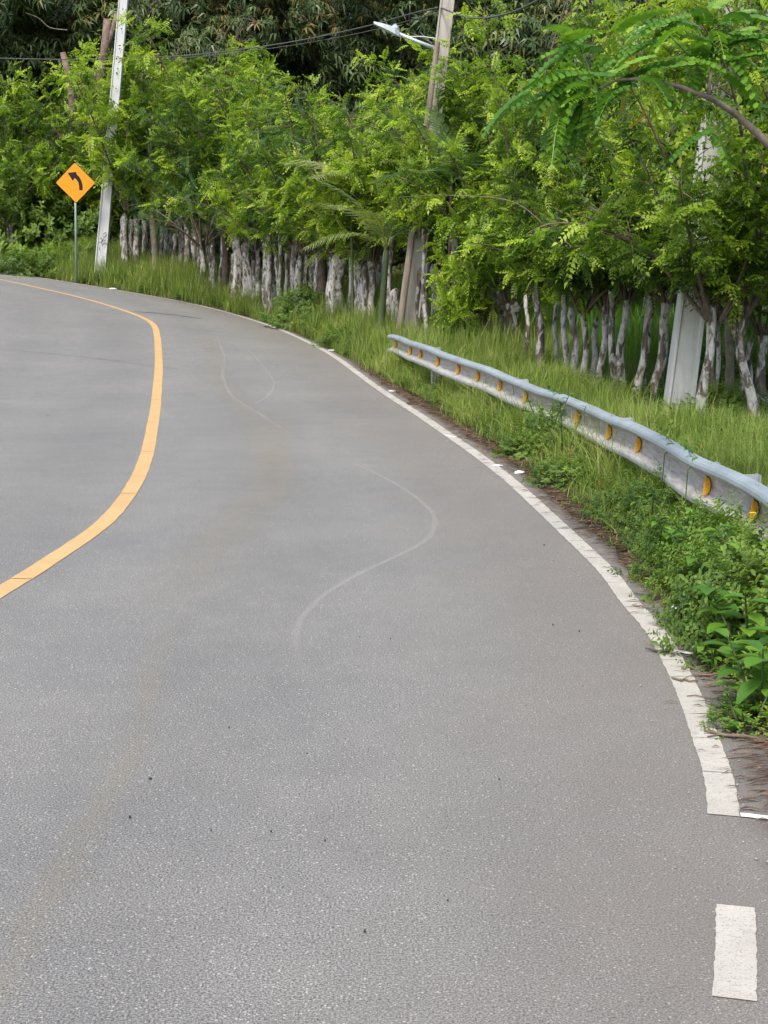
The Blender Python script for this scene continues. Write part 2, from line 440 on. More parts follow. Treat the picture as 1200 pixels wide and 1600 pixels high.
# rim turned down so that the asphalt has a thickness
n_i, n_j = len(edge_s), len(offs); idx = np.arange(n_i*n_j).reshape(n_i, n_j)
fq = np.stack([idx[:-1, :-1], idx[:-1, 1:], idx[1:, 1:], idx[1:, :-1]], -1).reshape(-1, 4)
low = Vr[idx[:, -1]].copy(); low[:, 2] -= .1
b0 = len(Vr); Vr = np.concatenate([Vr, low]); UV = np.concatenate([UV, np.array(UV)[idx[:, -1]]])
li = np.arange(n_i)+b0
fr = np.stack([idx[:-1, -1], li[:-1], li[1:], idx[1:, -1]], -1)
props(link('road', np_mesh('road', Vr, [fq, fr], [M['asphalt']], uv=UV)), kind='structure')

def strip(name, P2, width, material, lift=.004, seg=None, gap=.008, ragged=.004, uvs=False, seed=1, step=.12, thick=True, breaks=None):
    """painted band along a ground polyline; breaks = distances where the paint has cracked right across"""
    rg = random.Random(seed)
    P, s = resample(P2, .12 if step < .12 and len(P2) > 4 else step); P = smooth(P, it=3)
    t = np.gradient(P, axis=0); t /= np.linalg.norm(t, axis=1)[:, None]; nr = np.stack([t[:, 1], -t[:, 0]], 1)
    if breaks is None: breaks = []
    cuts = [0]+sorted(breaks)+[s[-1]]
    V = []; Fq = []; UVs = []
    for a, b_ in zip(cuts[:-1], cuts[1:]):
        a2 = a+(gap/2 if a > 0 else 0); b2 = b_-(gap/2 if b_ < s[-1] else 0)
        if b2-a2 < .03: continue
        n = max(2, int((b2-a2)/step)+2); ss = np.linspace(a2, b2, n); skew = rg.uniform(-.006, .006)
        base = len(V)
        for k, q in enumerate(ss):
            c0 = np.array([np.interp(q, s, P[:, 0]), np.interp(q, s, P[:, 1])]); nn = np.array([np.interp(q, s, nr[:, 0]), np.interp(q, s, nr[:, 1])])
            tt = np.array([-nn[1], nn[0]])
            for side in (-.5, .5):
                p = c0+nn*(side*width+rg.uniform(-ragged, ragged))+tt*skew*side*2*(1 if k in (0, n-1) else 0)
                V.append((p[0], p[1], float(zr(p[0], p[1]))+lift)); UVs.append((side+.5, q/s[-1]))
            if k: Fq.append((base+2*k-2, base+2*k-1, base+2*k+1, base+2*k))
    me = np_mesh(name, V, [np.array(Fq)], [material], uv=UVs)
    return props(link(name, me), kind='structure')

dash_px = [[(1149, 1420), (1147, 1563)]]
wl, _ = resample(W2, .3); wtot = np.linalg.norm(np.diff(wl, axis=0), axis=1).sum()
brk = []; q = .45
while q < wtot-1: brk.append(q); q += RND.uniform(.25, .75) if q < 9 else RND.uniform(.6, 2.5)
strip('edge_line', W2+[tuple(np.array(W2[-1])+dW*k) for k in (3, 7)], .112, M['white_paint'], breaks=brk, gap=.006, seed=4, step=.035, ragged=.0028)
d0, d1 = [cast(x, y, zr) for x, y in ((1149, 1417), (1147, 1562))]
strip('edge_line_dash', [(d0.x, d0.y), ((d0.x+d1.x)/2+.003, (d0.y+d1.y)/2), (d1.x, d1.y)], .117, M['white_paint'], seed=9, step=.02, ragged=.0025)
dY = np.array(Y2[-1])-np.array(Y2[-3]); dY /= np.linalg.norm(dY)
y0 = np.array(Y2[0]); dy0 = y0-np.array(Y2[2]); dy0 /= np.linalg.norm(dy0)
strip('centre_line', [tuple(y0+dy0*k) for k in (9, 5, 2)]+Y2+[tuple(np.array(Y2[-1])+dY*k) for k in (4, 10)], .135, M['yellow_paint'], seed=5, gap=.014,
      breaks=[9.35, 12.6, 15.2, 17.8, 20.5, 23.6, 27.0, 31])
for poly in ([(1058, 1019), (1088, 1024)], [(1157, 1275), (1203, 1280)], [(694, 680), (712, 684)], [(926, 0), (926, 0)]):
    if poly[0] == poly[1]: continue
    a, b_ = [cast(x, y, zr) for x, y in poly]
    strip('painted_tick', [(a.x, a.y), ((a.x+b_.x)/2, (a.y+b_.y)/2), (b_.x, b_.y)], .038, M['white_new'], lift=.006, step=.03, seed=6, ragged=.003)

def decal_strip(name, pxs, width, material, lift=.0035):
    P = [cast(x, y, zr) for x, y in pxs]
    strip(name, [(p.x, p.y) for p in P], width, material, lift=lift, ragged=0, step=.1)
decal_strip('scuff_mark', [(338, 522), (344, 540), (351, 562), (348, 585), (354, 606), (370, 625), (400, 643), (435, 667), (480, 692)], .09, M['scuff'])
decal_strip('scuff_mark', [(385, 545), (405, 565), (424, 588), (428, 605), (415, 622), (392, 634), (370, 645)], .06, M['scuff'], .0045)
decal_strip('scuff_mark', [(530, 715), (590, 742), (640, 770), (672, 797), (681, 817), (668, 843), (625, 868), (565, 895), (510, 928), (472, 965), (460, 1005), (475, 1050), (500, 1085)], .08, M['scuff'])
decal_strip('scuff_mark', [(320, 515), (332, 560), (350, 600), (395, 660), (425, 710), (430, 760), (405, 830)], .6, M['dust'], .0055)
decal_strip('sand_streak', [(290, 975), (240, 1010), (225, 1130), (190, 1200), (120, 1330), (50, 1440), (5, 1530), (-60, 1700)], .22, M['dust'])
decal_strip('sand_streak', [(440, 640), (420, 740), (330, 860), (220, 980)], .7, M['dust'], .0048)
decal_strip('tar_seam', [(-60, 542), (0, 546), (120, 557), (240, 572), (300, 580)], .06, M['tar'])
decal_strip('tar_patch', [(205, 487), (240, 489), (270, 492), (320, 499)], .35, M['tar'])

# ------------------------------------------------------------------ leaf templates (numpy)
def quad_leaf(p, d, side, up, L, W, fold=.25, droop=.15):
    p = np.array(p); m_ = p+d*L*.45
    return [p, m_+side*W/2+up*fold*W, p+d*L-up*droop*L, m_-side*W/2+up*fold*W]
def pinnate(pairs, L, ll, lw, droop=.25, start=.18, wid=1.0, ang=65):
    V = []; Fc = []
    def pos(t): return np.array([L*t, 0, -droop*L*t*t])
    X = np.array([1., 0, 0]); Z = np.array([0, 0, 1.]); a = R(ang)
    for i in range(pairs):
        t = start+(1-start)*i/pairs; sc = .65+.7*math.sin(math.pi*min(1, .15+.85*(i+.5)/pairs))*.5
        for sg in (-1, 1):
            d = np.array([math.cos(a), sg*math.sin(a), -.25]); d /= np.linalg.norm(d)
            s_ = np.cross(Z, d); s_ /= np.linalg.norm(s_); b = len(V)
            V += quad_leaf(pos(t), d, s_, np.cross(d, s_), ll*sc, lw*sc); Fc.append((b, b+1, b+2, b+3))
    b = len(V); V += quad_leaf(pos(1.), X, np.array([0, 1., 0]), Z, ll, lw); Fc.append((b, b+1, b+2, b+3))
    # rachis
    b = len(V); V += [np.array([0, .004, 0]), np.array([0, -.004, 0]), pos(1)+np.array([0, -.002, 0]), pos(1)+np.array([0, .002, 0])]; Fc.append((b, b+1, b+2, b+3))
    return np.array(V), np.array(Fc)
def whorl(n, L, W, rg, elev=.2, droop=.5):
    V = []; Fc = []
    for i in range(n):
        a = 2*math.pi*(i+rg.uniform(-.3, .3))/n; e = elev+rg.uniform(-.35, .35)
        d = np.array([math.cos(a)*math.cos(e), math.sin(a)*math.cos(e), math.sin(e)]); s_ = np.cross([0, 0, 1.], d); s_ /= np.linalg.norm(s_); u = np.cross(d, s_)
        b = len(V); l = L*rg.uniform(.7, 1.1)
        V += quad_leaf(d*.02, d, s_, u, l, W*rg.uniform(.8, 1.1), .15, droop*rg.uniform(.5, 1.3)); Fc.append((b, b+1, b+2, b+3))
    return np.array(V), np.array(Fc)
def merge(tpls, which, Mx, T, vals):
    """place template instances: returns V, F, attr"""
    Vs = []; Fs = []; As = []; off = 0
    which = np.asarray(which)
    for k, (tv, tf) in enumerate(tpls):
        ii = np.where(which == k)[0]
        if not len(ii): continue
        P = np.einsum('nij,vj->nvi', Mx[ii], tv)+T[ii][:, None, :]
        nv = len(tv); Vs.append(P.reshape(-1, 3))
        Fs.append((tf[None]+(np.arange(len(ii))*nv)[:, None, None]).reshape(-1, tf.shape[1])+off)
        As.append(np.repeat(vals[ii], nv)); off += nv*len(ii)
    return np.concatenate(Vs), np.concatenate(Fs), np.concatenate(As)
def frames(D, U):
    D = D/np.linalg.norm(D, axis=1)[:, None]
    Sd = np.cross(U, D); Sd /= np.linalg.norm(Sd, axis=1)[:, None]+1e-9
    U2 = np.cross(D, Sd)
    return np.stack([D, Sd, U2], -1)

# ------------------------------------------------------------------ crown of a pollarded live-fence tree
def make_crown(seed, nshoot=9, L=3.2, spread=.6, ntw=9, tpls=None, leafstep=.075, matname='leaf', vbase=.5, droop=.5, scale=(.8, 1.2)):
    rg = random.Random(seed); T = []; D = []; U = []; val = []; br = MB()
    for i in range(nshoot):
        az = i*2.4+rg.uniform(-.4, .4); tilt = spread*rg.uniform(.15, 1.25)
        d = Vector((math.sin(tilt)*math.cos(az), math.sin(tilt)*math.sin(az), math.cos(tilt)))
        Ls = L*rg.uniform(.65, 1.1)*(1.05 if tilt < spread*.6 else .9); p = Vector((math.cos(az)*.1, math.sin(az)*.1, -.1)); pts = [p.copy()]
        n = 12; cv = Vector((rg.uniform(-1, 1), rg.uniform(-1, 1), 0))*.06
        for k in range(n):
            d = (d+cv+Vector((0, 0, -.012*droop*k))).normalized(); p = p+d*Ls/n; pts.append(p.copy())
        br.tube(pts, [.032*(1-.8*k/n) for k in range(n+1)], 5, rg.random(), cap=False)
        cl = rg.gauss(0, .13)
        for j in range(ntw):
            t = .16+.84*(j+rg.random())/ntw; k = min(n-1, int(t*n)); q = pts[k].lerp(pts[k+1], t*n-k)
            dd = (pts[k+1]-pts[k]).normalized(); rv = Vector((rg.gauss(0, 1), rg.gauss(0, 1), rg.gauss(0, .6))).normalized()
            td = (dd*.55+rv*.9+Vector((0, 0, .15))).normalized(); Lt = rg.uniform(.30, .85)*(1.15-.45*t)*L/3.2
            tp = [q.copy()]; m_ = 6; e = td.copy()
            for s in range(m_):
                e = (e+Vector((0, 0, -.10*droop*(s/m_)))+rv*.02).normalized(); q = q+e*Lt/m_; tp.append(q.copy())
            br.tube(tp[::2]+([tp[-1]] if m_ % 2 else []), [.010, .008, .006, .003][:len(tp[::2])+(m_ % 2)], 3, rg.random(), cap=False)
            nl = max(7, int(Lt/leafstep)+4); clump = cl+rg.gauss(0, .16)
            tip = .10*t+.06
            for s in range(nl):
                u = .1+.9*(s+.5)/nl; kk = min(m_-1, int(u*m_)); pp = tp[kk].lerp(tp[kk+1], u*m_-kk); ax = (tp[kk+1]-tp[kk]).normalized()
                sv = ax.cross(Vector((rg.gauss(0, .5), rg.gauss(0, .5), 1))).normalized()*(1 if s % 2 else -1)
                if u > .6: sv = (Matrix.Rotation(s*2.4, 3, ax) @ sv)
                ld = (sv+ax*(.55 if u < .6 else .9)+Vector((0, 0, rg.uniform(-.35, .3)))).normalized()
                T.append(pp); D.append(ld); U.append(Vector((rg.gauss(0, .45), rg.gauss(0, .45), 1)))
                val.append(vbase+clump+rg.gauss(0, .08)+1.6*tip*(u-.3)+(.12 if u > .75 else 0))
    T = np.array([tuple(x) for x in T]); D = np.array([tuple(x) for x in D]); U = np.array([tuple(x) for x in U])
    sc = np.array([rg.uniform(*scale) for _ in T]); Mx = frames(D, U)*sc[:, None, None]
    wh = [rg.randrange(len(tpls)) for _ in T]
    V, Fc, A = merge(tpls, wh, Mx, T, np.array(val))
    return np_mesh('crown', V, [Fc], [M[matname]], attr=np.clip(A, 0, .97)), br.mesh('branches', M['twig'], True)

PIN = [pinnate(4, .23, .088, .048, .35), pinnate(5, .26, .082, .044, .5), pinnate(3, .19, .086, .050, .2)]
FEA = [pinnate(8, .26, .045, .014, .4, ang=75), pinnate(9, .30, .050, .014, .6, ang=75)]
CROWNS = [make_crown(11, 11, 3.3, .62, 14, PIN), make_crown(12, 10, 2.8, .8, 13, PIN), make_crown(13, 11, 3.7, .5, 14, PIN),
          make_crown(14, 9, 3.0, .95, 14, PIN, droop=.9), make_crown(15, 12, 2.6, .7, 12, PIN, vbase=.58), make_crown(16, 10, 3.2, .7, 14, PIN, vbase=.42)]
FCROWNS = [make_crown(21, 9, 3.0, .95, 9, FEA, matname='leaf_blue', droop=1.0), make_crown(22, 8, 2.6, .7, 10, FEA, matname='leaf_blue')]
print('crowns', [len(c[0].polygons) for c in CROWNS])

# ------------------------------------------------------------------ trunks
def trunk_mesh(seed, r, h, lobes=0, bend=.1, knob=1.0, lean=(0, 0)):
    """fluted stump with an uneven swollen head"""
    rg = random.Random(seed); n = 16 if lobes else 10; m_ = 12; V = []; Fc = []
    ph = [rg.uniform(0, 6.28) for _ in range(5)]; bx, by = rg.uniform(-bend, bend), rg.uniform(-bend, bend)
    for i in range(m_+1):
        t = i/m_; z = h*t
        cx = lean[0]*t*h+bx*math.sin(t*math.pi)+.02*math.sin(t*9+ph[0]); cy = lean[1]*t*h+by*math.sin(t*math.pi)+.02*math.sin(t*8+ph[1])
        rad = r*(1.15-.35*t+.25*math.exp(-t*9)+knob*.30*math.exp(-((t-.96)/.09)**2))
        if i == m_: rad *= .55
        for k in range(n):
            a = 2*math.pi*k/n
            f = 1+(.24*math.cos(lobes*a+ph[2]+t*1.5) if lobes else 0)+.07*math.sin(3*a+t*6+ph[3])+rg.uniform(-.06, .06)
            V.append((cx+rad*f*math.cos(a), cy+rad*f*math.sin(a), z+(rg.uniform(-.06, .06)*h*.3 if i >= m_-1 else 0)))
    for i in range(m_):
        for k in range(n):
            k2 = (k+1) % n; Fc.append((i*n+k, i*n+k2, (i+1)*n+k2, (i+1)*n+k))
    Fc2 = [tuple(range(m_*n, m_*n+n))]
    me = bpy.data.meshes.new('trunk'); me.from_pydata(V, [], Fc+Fc2); me.materials.append(M['bark'])
    me.polygons.foreach_set('use_smooth', [True]*len(me.polygons)); me.update(); return me
def cluster_mesh(seed, r, h, n=4):
    """several fused stems"""
    rg = random.Random(seed); mb = MB()
    for i in range(n):
        x = (i-(n-1)/2)*r*1.0+rg.uniform(-.03, .03); y = rg.uniform(-.08, .08); hh = h*rg.uniform(.82, 1.08); rr_ = r*rg.uniform(.55, .8)
        pts = []; rad = []
        for k in range(10):
            t = k/9; pts.append((x*(1-.15*t)+.03*math.sin(t*7+i), y+.03*math.cos(t*6+i), hh*t-.1)); rad.append(rr_*(1.2-.4*t+.35*math.exp(-((t-.93)/.08)**2)+rg.uniform(-.08, .08)))
        rad[-1] *= .5
        mb.tube(pts, rad, 9, .5)
    return mb.mesh('trunk', M['bark'], True)

N_TREE = [0]
ORD0 = ['first', 'second', 'third', 'fourth', 'fifth', 'sixth', 'seventh', 'eighth', 'ninth', 'tenth', 'eleventh', 'twelfth', 'thirteenth', 'fourteenth', 'fifteenth']
def fence_tree(px, Y, wpx, h, label, crown=None, cscale=1.0, lobes=0, cluster=0, toppx=None, bark='bark', knob=1.0, group='live fence trees along the verge', fea=False, name='fence_tree', cat='tree', crz=None, zoff=0):
    N_TREE[0] += 1; sd = N_TREE[0]; Y = Y-2.6*float(sstep(30, 46, Y)); h *= RND.uniform(.85, 1.12)
    X = (px-600)/F*Y/math.cos(PITCH)*1.0
    X = float(at(px, 450, Y).x)
    z = float(ztf(X, Y)); r = wpx/2*Y/F*.9
    e = empty(name, (X, Y, z-.05+zoff), label, cat, group, rz=0)
    ln = 0.0
    if toppx is not None: ln = (at(toppx, 430, Y).x-X)/h
    if cluster: me = cluster_mesh(sd, r*2/cluster*1.1, h, cluster)
    else: me = trunk_mesh(sd, r, h, lobes, bend=min(.10, r*.8), knob=knob, lean=(ln, 0))
    if bark != 'bark': me.materials[0] = M[bark]
    link('trunk', me, e)
    if crown is not None:
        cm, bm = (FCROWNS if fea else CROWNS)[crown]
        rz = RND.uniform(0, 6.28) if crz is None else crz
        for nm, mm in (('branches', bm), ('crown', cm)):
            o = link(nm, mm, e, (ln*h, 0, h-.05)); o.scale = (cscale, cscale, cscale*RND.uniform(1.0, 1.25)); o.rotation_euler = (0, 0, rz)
    return e

T_ = fence_tree
# far left part of the row (about 50 m away) to the right end (about 19 m)
specs = [
 # px, Y, width px, h, label, kwargs
 (206, 47.6, 24, 2.2, 'thick pale knotty fence tree just right of the leaning pole with graffiti', dict(crown=0, cscale=1.3, cluster=3)),
 (228, 50.0, 11, 1.8, 'slim pale trunk squeezed between the knotty pale tree and the dark mossy trunk', dict()),
 (245, 49.5, 22, 3.0, 'dark mossy thick trunk near the left end of the tree row', dict(crown=2, cscale=1.2, bark='darkbark', knob=.3)),
 (264, 48.5, 16, 2.1, 'white-barked stump directly right of the dark mossy trunk', dict(crown=1, cscale=1.1, lobes=3)),
 (280, 47.5, 14, 1.9, 'second white-barked stump right of the dark mossy trunk', dict(lobes=3)),
 (292, 47.0, 10, 2.0, 'third and slimmer white-barked stump right of the dark mossy trunk', dict(crown=4, cscale=1.2)),
 (304, 46.5, 9, 1.7, 'leftmost of the three thin pale fence trunks half sunk in tall grass', dict()),
 (318, 45.5, 10, 1.4, 'middle of the three thin pale fence trunks half sunk in tall grass', dict(crown=0, cscale=1.1, fea=True)),
 (333, 44.5, 9, 1.4, 'rightmost of the three thin pale fence trunks half sunk in tall grass', dict()),
 (352, 43.5, 12, 2.5, 'slender dark brown trunk standing left of the white gnarled pair', dict(crown=0, cscale=1.15, bark='darkbark', knob=.2)),
 (369, 42.5, 16, 2.0, 'left one of the white gnarled pair right of the slender brown trunk', dict(crown=3, cscale=1.0, lobes=4)),
 (386, 41.8, 15, 1.9, 'right one of the white gnarled pair right of the slender brown trunk', dict(lobes=3)),
 (402, 41.0, 9, 1.8, 'thin pale trunk just left of the leafy gap in the row', dict(crown=4, cscale=1.1)),
 (426, 39.5, 20, 2.0, 'broad white fluted stump at the right side of the leafy gap', dict(crown=1, cscale=1.1, lobes=4, fea=True)),
 (440, 39.2, 8, 2.0, 'thin grey trunk touching the right side of the broad white fluted stump', dict()),
 (456, 38.2, 13, 1.9, 'pale crooked trunk left of the widest far gnarled cluster', dict(crown=1, cscale=1.1, toppx=462)),
 (480, 37.2, 34, 2.1, 'wide cluster of fused whitish stems beyond the roadside bush', dict(crown=0, cscale=1.05, cluster=4)),
 (507, 36.0, 18, 2.4, 'dark shaded trunk with rough bark beyond the roadside bush', dict(crown=0, cscale=1.05, bark='darkbark', fea=True)),
 (529, 35.0, 28, 2.0, 'mossy grey gnarled stump left of the flat-topped white stump', dict(lobes=4, crown=4, cscale=.95)),
 (561, 33.3, 29, 1.9, 'flat-topped stout white stump with dark crown knob', dict(crown=3, cscale=.95, lobes=3, knob=1.3)),
 (580, 32.8, 13, 1.9, 'pale slim trunk between the stout white stump and the green palm stem', dict(crown=2, cscale=.95)),
 (606, 31.9, 10, 2.1, 'thin trunk streaked black and white right of the green palm stem', dict(crown=1, cscale=.72, toppx=612)),
 (618, 30.6, 20, 1.25, 'short rounded grey stump left of the middle utility pole', dict(knob=.6)),
 (664, 30.5, 13, 1.9, 'knotty black and white trunk just right of the middle utility pole', dict(crown=0, cscale=.68, lobes=3, toppx=668)),
 (680, 30.0, 16, 1.7, 'gnarled black and white trunk second to the right of the middle utility pole', dict(lobes=3, knob=1.5)),
 (692, 29.5, 9, 1.9, 'thin pale trunk third to the right of the middle utility pole', dict(crown=4, cscale=.9)),
 (668, 28.3, 7, 2.3, 'slim young tree whose foliage hides the waist of the middle utility pole', dict(crown=4, cscale=.42, toppx=660)),
 (712, 29.0, 12, 2.1, 'pale trunk behind the bright yellow-green sapling', dict(crown=2, cscale=.85)),
 (765, 27.0, 46, 1.75, 'very wide fluted stump of fused pale stems right of the bright sapling', dict(crown=3, cscale=.9, cluster=5)),
 (802, 26.4, 26, 1.15, 'short whitish stump with a swollen dark knobbly head', dict(knob=2.0, lobes=3, crown=1, cscale=.8)),
 (849, 21.5, 14, 1.45, 'solitary slim white-patched trunk leaning left beside the tall meadow grass', dict(crown=0, cscale=.78, toppx=836)),
 (886, 21.3, 11, 1.65, 'leftmost trunk of the close trio in front of the meadow', dict(crown=4, cscale=.75, toppx=878)),
 (900, 21.0, 13, 1.4, 'middle, palest trunk of the close trio in front of the meadow', dict(toppx=895)),
 (914, 20.7, 11, 1.4, 'rightmost trunk of the close trio in front of the meadow', dict(crown=5, cscale=.7, toppx=912)),
 (937, 20.6, 12, 1.35, 'left trunk of the crossing pair, leaning right towards its neighbour', dict(toppx=950, crown=1, cscale=.72, fea=True)),
 (962, 20.4, 12, 1.75, 'right trunk of the crossing pair, with a brown upper stem', dict(toppx=952, crown=2, cscale=.66)),
 (973, 20.2, 14, 1.7, 'straight patchy trunk between the crossing pair and the leaning white trunk', dict(toppx=979, crown=0, cscale=.7)),
 (996, 19.9, 15, 1.65, 'slanting patchy trunk whose top leans right towards the big concrete pole', dict(toppx=1024, crown=3, cscale=.68)),
 (1022, 19.7, 17, 1.5, 'grey slanting trunk directly left of the big concrete pole', dict(toppx=1044, crown=5, cscale=.7)),
 (1192, 16.6, 17, 1.5, 'tree at the right edge whose feathery crown hangs before the big concrete pole', dict(toppx=1155, crown=3, cscale=1.0)),
 (1150, 21.5, 13, 2.4, 'tall feathery tree behind the big concrete pole reaching the top of the photo', dict(crown=2, cscale=1.15)),
 (1070, 22.5, 12, 2.2, 'feathery tree rising left behind the big concrete pole', dict(crown=1, cscale=1.1)),
 (330, 47.5, 14, 2.8, 'taller pale-leaved tree standing above the three thin pale trunks', dict(crown=2, cscale=1.3)),
 (800, 29, 12, 2.3, 'bright feathery tree rising above the short knobbly stump', dict(crown=2, cscale=1.1)),
 (1245, 17.4, 20, 1.7, 'tree beyond the right edge whose branches reach in high above the rail', dict(toppx=1240, crown=2, cscale=1.05)),
 (1103, 16.4, 17, 1.35, 'bright white forked trunk directly right of the big concrete pole', dict(toppx=1119, crown=5, cscale=.8)),
 (1142, 18.2, 15, 1.55, 'reddish brown straight trunk second to the right of the big concrete pole', dict(toppx=1146, crown=1, cscale=.68, bark='limb')),
 (1161, 18.3, 8, 1.5, 'thin grey trunk third to the right of the big concrete pole', dict(toppx=1168)),
 (1204, 18.6, 17, 1.3, 'patchy trunk at the right edge of the photo behind the guardrail', dict(toppx=1196, crown=0, cscale=.68)),
]
thin = [(216, 47.8), (236, 48.6), (256, 47.6), (272, 47.4), (311, 46.2), (326, 45), (343, 44), (361, 43), (378, 42), (394, 41.4), (411, 40.6), (434, 39.2), (447, 38.8), (466, 37.4), (498, 36.3), (516, 35.4), (543, 34.3), (572, 32.8), (596, 32), (652, 28.85), (674, 30), (701, 29.2), (728, 28.4), (741, 27.8), (825, 24), (868, 22), (925, 21), (1012, 20), (1123, 18.9), (1176, 18.4)]
for i, (px, Y) in enumerate(thin):
    nm = ORD0[i % 15]+(' thin mottled fence post from the left, filling gaps left of the widest far cluster' if i < 15 else ' thin mottled fence post from the left, right of the widest far cluster')
    rw = random.Random(px); T_(px, Y, rw.uniform(5, 9) if Y > 30 else rw.uniform(7, 10), rw.uniform(1.2, 1.9) if Y > 26 else rw.uniform(1.0, 1.5), nm, toppx=px+rw.uniform(-6, 8), name='fence_post', cat='fence post', group='thin fence posts between the larger trunks')
for px, Y, wp_, h, lab, kw in specs: T_(px, Y, wp_, h, lab, **kw)

# second line of feathery trees behind (crowns only partly visible)
back = [(30, 54, 3, 1.25, 0), (75, 52.5, 1, 1.2, 1), (120, 55, 0, 1.35, 2), (165, 53, 5, 1.2, 3), (20, 51.5, 1, 1.0, 1), (215, 55, 4, 1.3, 4), (300, 52, 1, 1.35, 5), (350, 50, 2, 1.2, 6), (420, 47, 3, 1.15, 7), (395, 50, 0, 1.4, 8),
        (520, 43, 4, 1.15, 9), (590, 40, 0, 1.05, 10), (700, 36, 5, 1.0, 11), (770, 35, 2, 1.1, 12), (830, 32, 3, 1.05, 13), (880, 36, 1, 1.3, 14), (950, 33, 0, 1.15, 15),
        (1010, 30, 5, 1.1, 16), (1060, 34, 4, 1.35, 17), (1110, 29, 2, 1.1, 18), (1160, 33, 3, 1.3, 19), (1200, 28, 0, 1.15, 20), (1250, 24, 5, 1.0, 21), (1075, 24, 0, .8, 24), (1160, 23, 4, .8, 25)]
ORD = ['first', 'second', 'third', 'fourth', 'fifth', 'sixth', 'seventh', 'eighth', 'ninth', 'tenth', 'eleventh', 'twelfth']
bs = sorted(back)
lm = [(160, 'above the curve sign'), (290, 'above the far left stumps'), (560, 'above the far middle of the row'), (740, 'right of the mid pole'), (1000, 'behind the thin leaning trunks'), (1400, 'behind the big concrete pole')]
cnt = {}
for px, Y, ci, sc, k in bs:
    nm = next(t for lim, t in lm if px <= lim); cnt[nm] = cnt.get(nm, 0)+1
    T_(px, Y, 12 if Y > 30 else 14, 1.7 if Y > 40 else 1.4, '%s from the left of the bright feathery trees %s' % (ORD[cnt[nm]-1], nm), crown=ci, cscale=sc, group='feathery trees behind the fence row', name='feathery_tree')
# darker blue-green feathery trees
for px, Y, sc, ci, zo, lab in [(655, 35.5, 1.05, 0, 1.9, 'dark blue-green spreading tree left of the middle pole, above the pale palm'), (245, 47, .8, 1, .8, 'dusky green feathery tree rising right of the tall white pole'),
                       (455, 41, .75, 1, .3, 'dusky green feathery tree in the middle of the row'), (1120, 17.2, .40, 0, .2, 'low dusky feathery sapling with fronds over the big concrete pole'), (330, 47, .8, 0, .4, 'dusky green feathery tree over the three thin pale trunks')]:
    T_(px, Y, 11, 1.7+zo, lab, crown=ci, cscale=sc, fea=True, name='feathery_tree', group=None, bark='limb')

# ------------------------------------------------------------------ dark forest behind
rgw = random.Random(5)
WH = [whorl(8, .26, .062, rgw, .1, .7), whorl(7, .30, .065, rgw, -.2, .8), whorl(9, .24, .055, rgw, .3, .6)]
def forest_crown(seed, H=11, Rr=3.6, nb=34, per=170, tan=.05):
    rg = random.Random(seed); npg = np.random.default_rng(seed); T = []; D = []; val = []
    for b in range(nb):
        z = H*(.10+.86*((b+.5)/nb)); rr_ = Rr*math.sqrt(max(.08, 1-((z/H-.42)/.62)**2))*rg.uniform(.45, 1.0); a = b*2.4+rg.uniform(-.5, .5)
        c = np.array([rr_*math.cos(a), rr_*math.sin(a), z]); br_ = rg.uniform(.8, 1.55)
        n = int(per*br_**2/1.3); d = npg.normal(size=(n, 3)); d[:, 2] = d[:, 2]*.8+.15; d /= np.linalg.norm(d, axis=1)[:, None]
        rad = br_*npg.uniform(.55, 1.08, n)**.6
        T.append(c+d*rad[:, None]*np.array([1.15, 1.15, .72])); D.append(d)
        v = .42+rg.gauss(0, .16)+npg.normal(0, .10, n)
        v = np.where(npg.random(n) < (tan*3 if rg.random() < .35 else tan*.3), .97+npg.random(n)*.03, np.clip(v, 0, .9)); val.append(v)
    T = np.concatenate(T); D = np.concatenate(D); val = np.concatenate(val)
    U = np.array([0, 0, 1.])+npg.normal(0, .3, D.shape)+D*.8
    # template z axis = outward/up
    ax = npg.normal(size=D.shape); Mx = frames(np.cross(U, ax), U)
    Mx = Mx*npg.uniform(.8, 1.25, len(T))[:, None, None]
    V, Fc, A = merge(WH, npg.integers(0, 3, len(T)), Mx, T, val)
    return np_mesh('crown', V, [Fc], [M['leaf_dark']], attr=A)
def forest_limbs(seed, H=11):
    rg = random.Random(seed); mb = MB()
    for i in range(14):
        a = i*2.4; z0 = rg.uniform(.5, H*.7); p = Vector((0, 0, z0)); d = Vector((math.cos(a), math.sin(a), .6)).normalized(); pts = [p.copy()]
        for k in range(7): d = (d+Vector((rg.uniform(-.3, .3), rg.uniform(-.3, .3), rg.uniform(-.15, .25)))).normalized(); p = p+d*.55; pts.append(p.copy())
        mb.tube(pts, [.09*(1-.8*k/7) for k in range(8)], 5, .5, False)
    return mb.mesh('branches', M['limb'], True)
FC = [forest_crown(31), forest_crown(32, Rr=4.2, tan=.10), forest_crown(33, H=12.5, Rr=3.4)]
FL = [forest_limbs(1), forest_limbs(2)]
print('forest', [len(c.polygons) for c in FC])
def forest_tree(X, Y, k, sc, label):
    z = float(ztf(X, Y)); e = empty('mango_tree', (X, Y, z-.1), label, 'tree', 'tall dark trees forming the wood behind')
    mb = MB(); rg = random.Random(int(X*10+Y))
    pts = [(rg.uniform(-.1, .1)*i, rg.uniform(-.1, .1)*i, i*1.1*sc) for i in range(9)]
    mb.tube(pts, [(.32-.028*i)*sc for i in range(9)], 9, .5); mb.obj('trunk', M['darkbark'], e, True)
    rz = rg.uniform(0, 6.28)
    for nm, me in (('branches', FL[k % 2]), ('crown', FC[k])):
        o = link(nm, me, e, (0, 0, .9*sc)); o.scale = (sc, sc, sc); o.rotation_euler = (0, 0, rz)
row1 = [-19.5, -15.8, -11.6, -6.4, -2.2, 2.2, 6.4, 10.6, 15, 19.5]
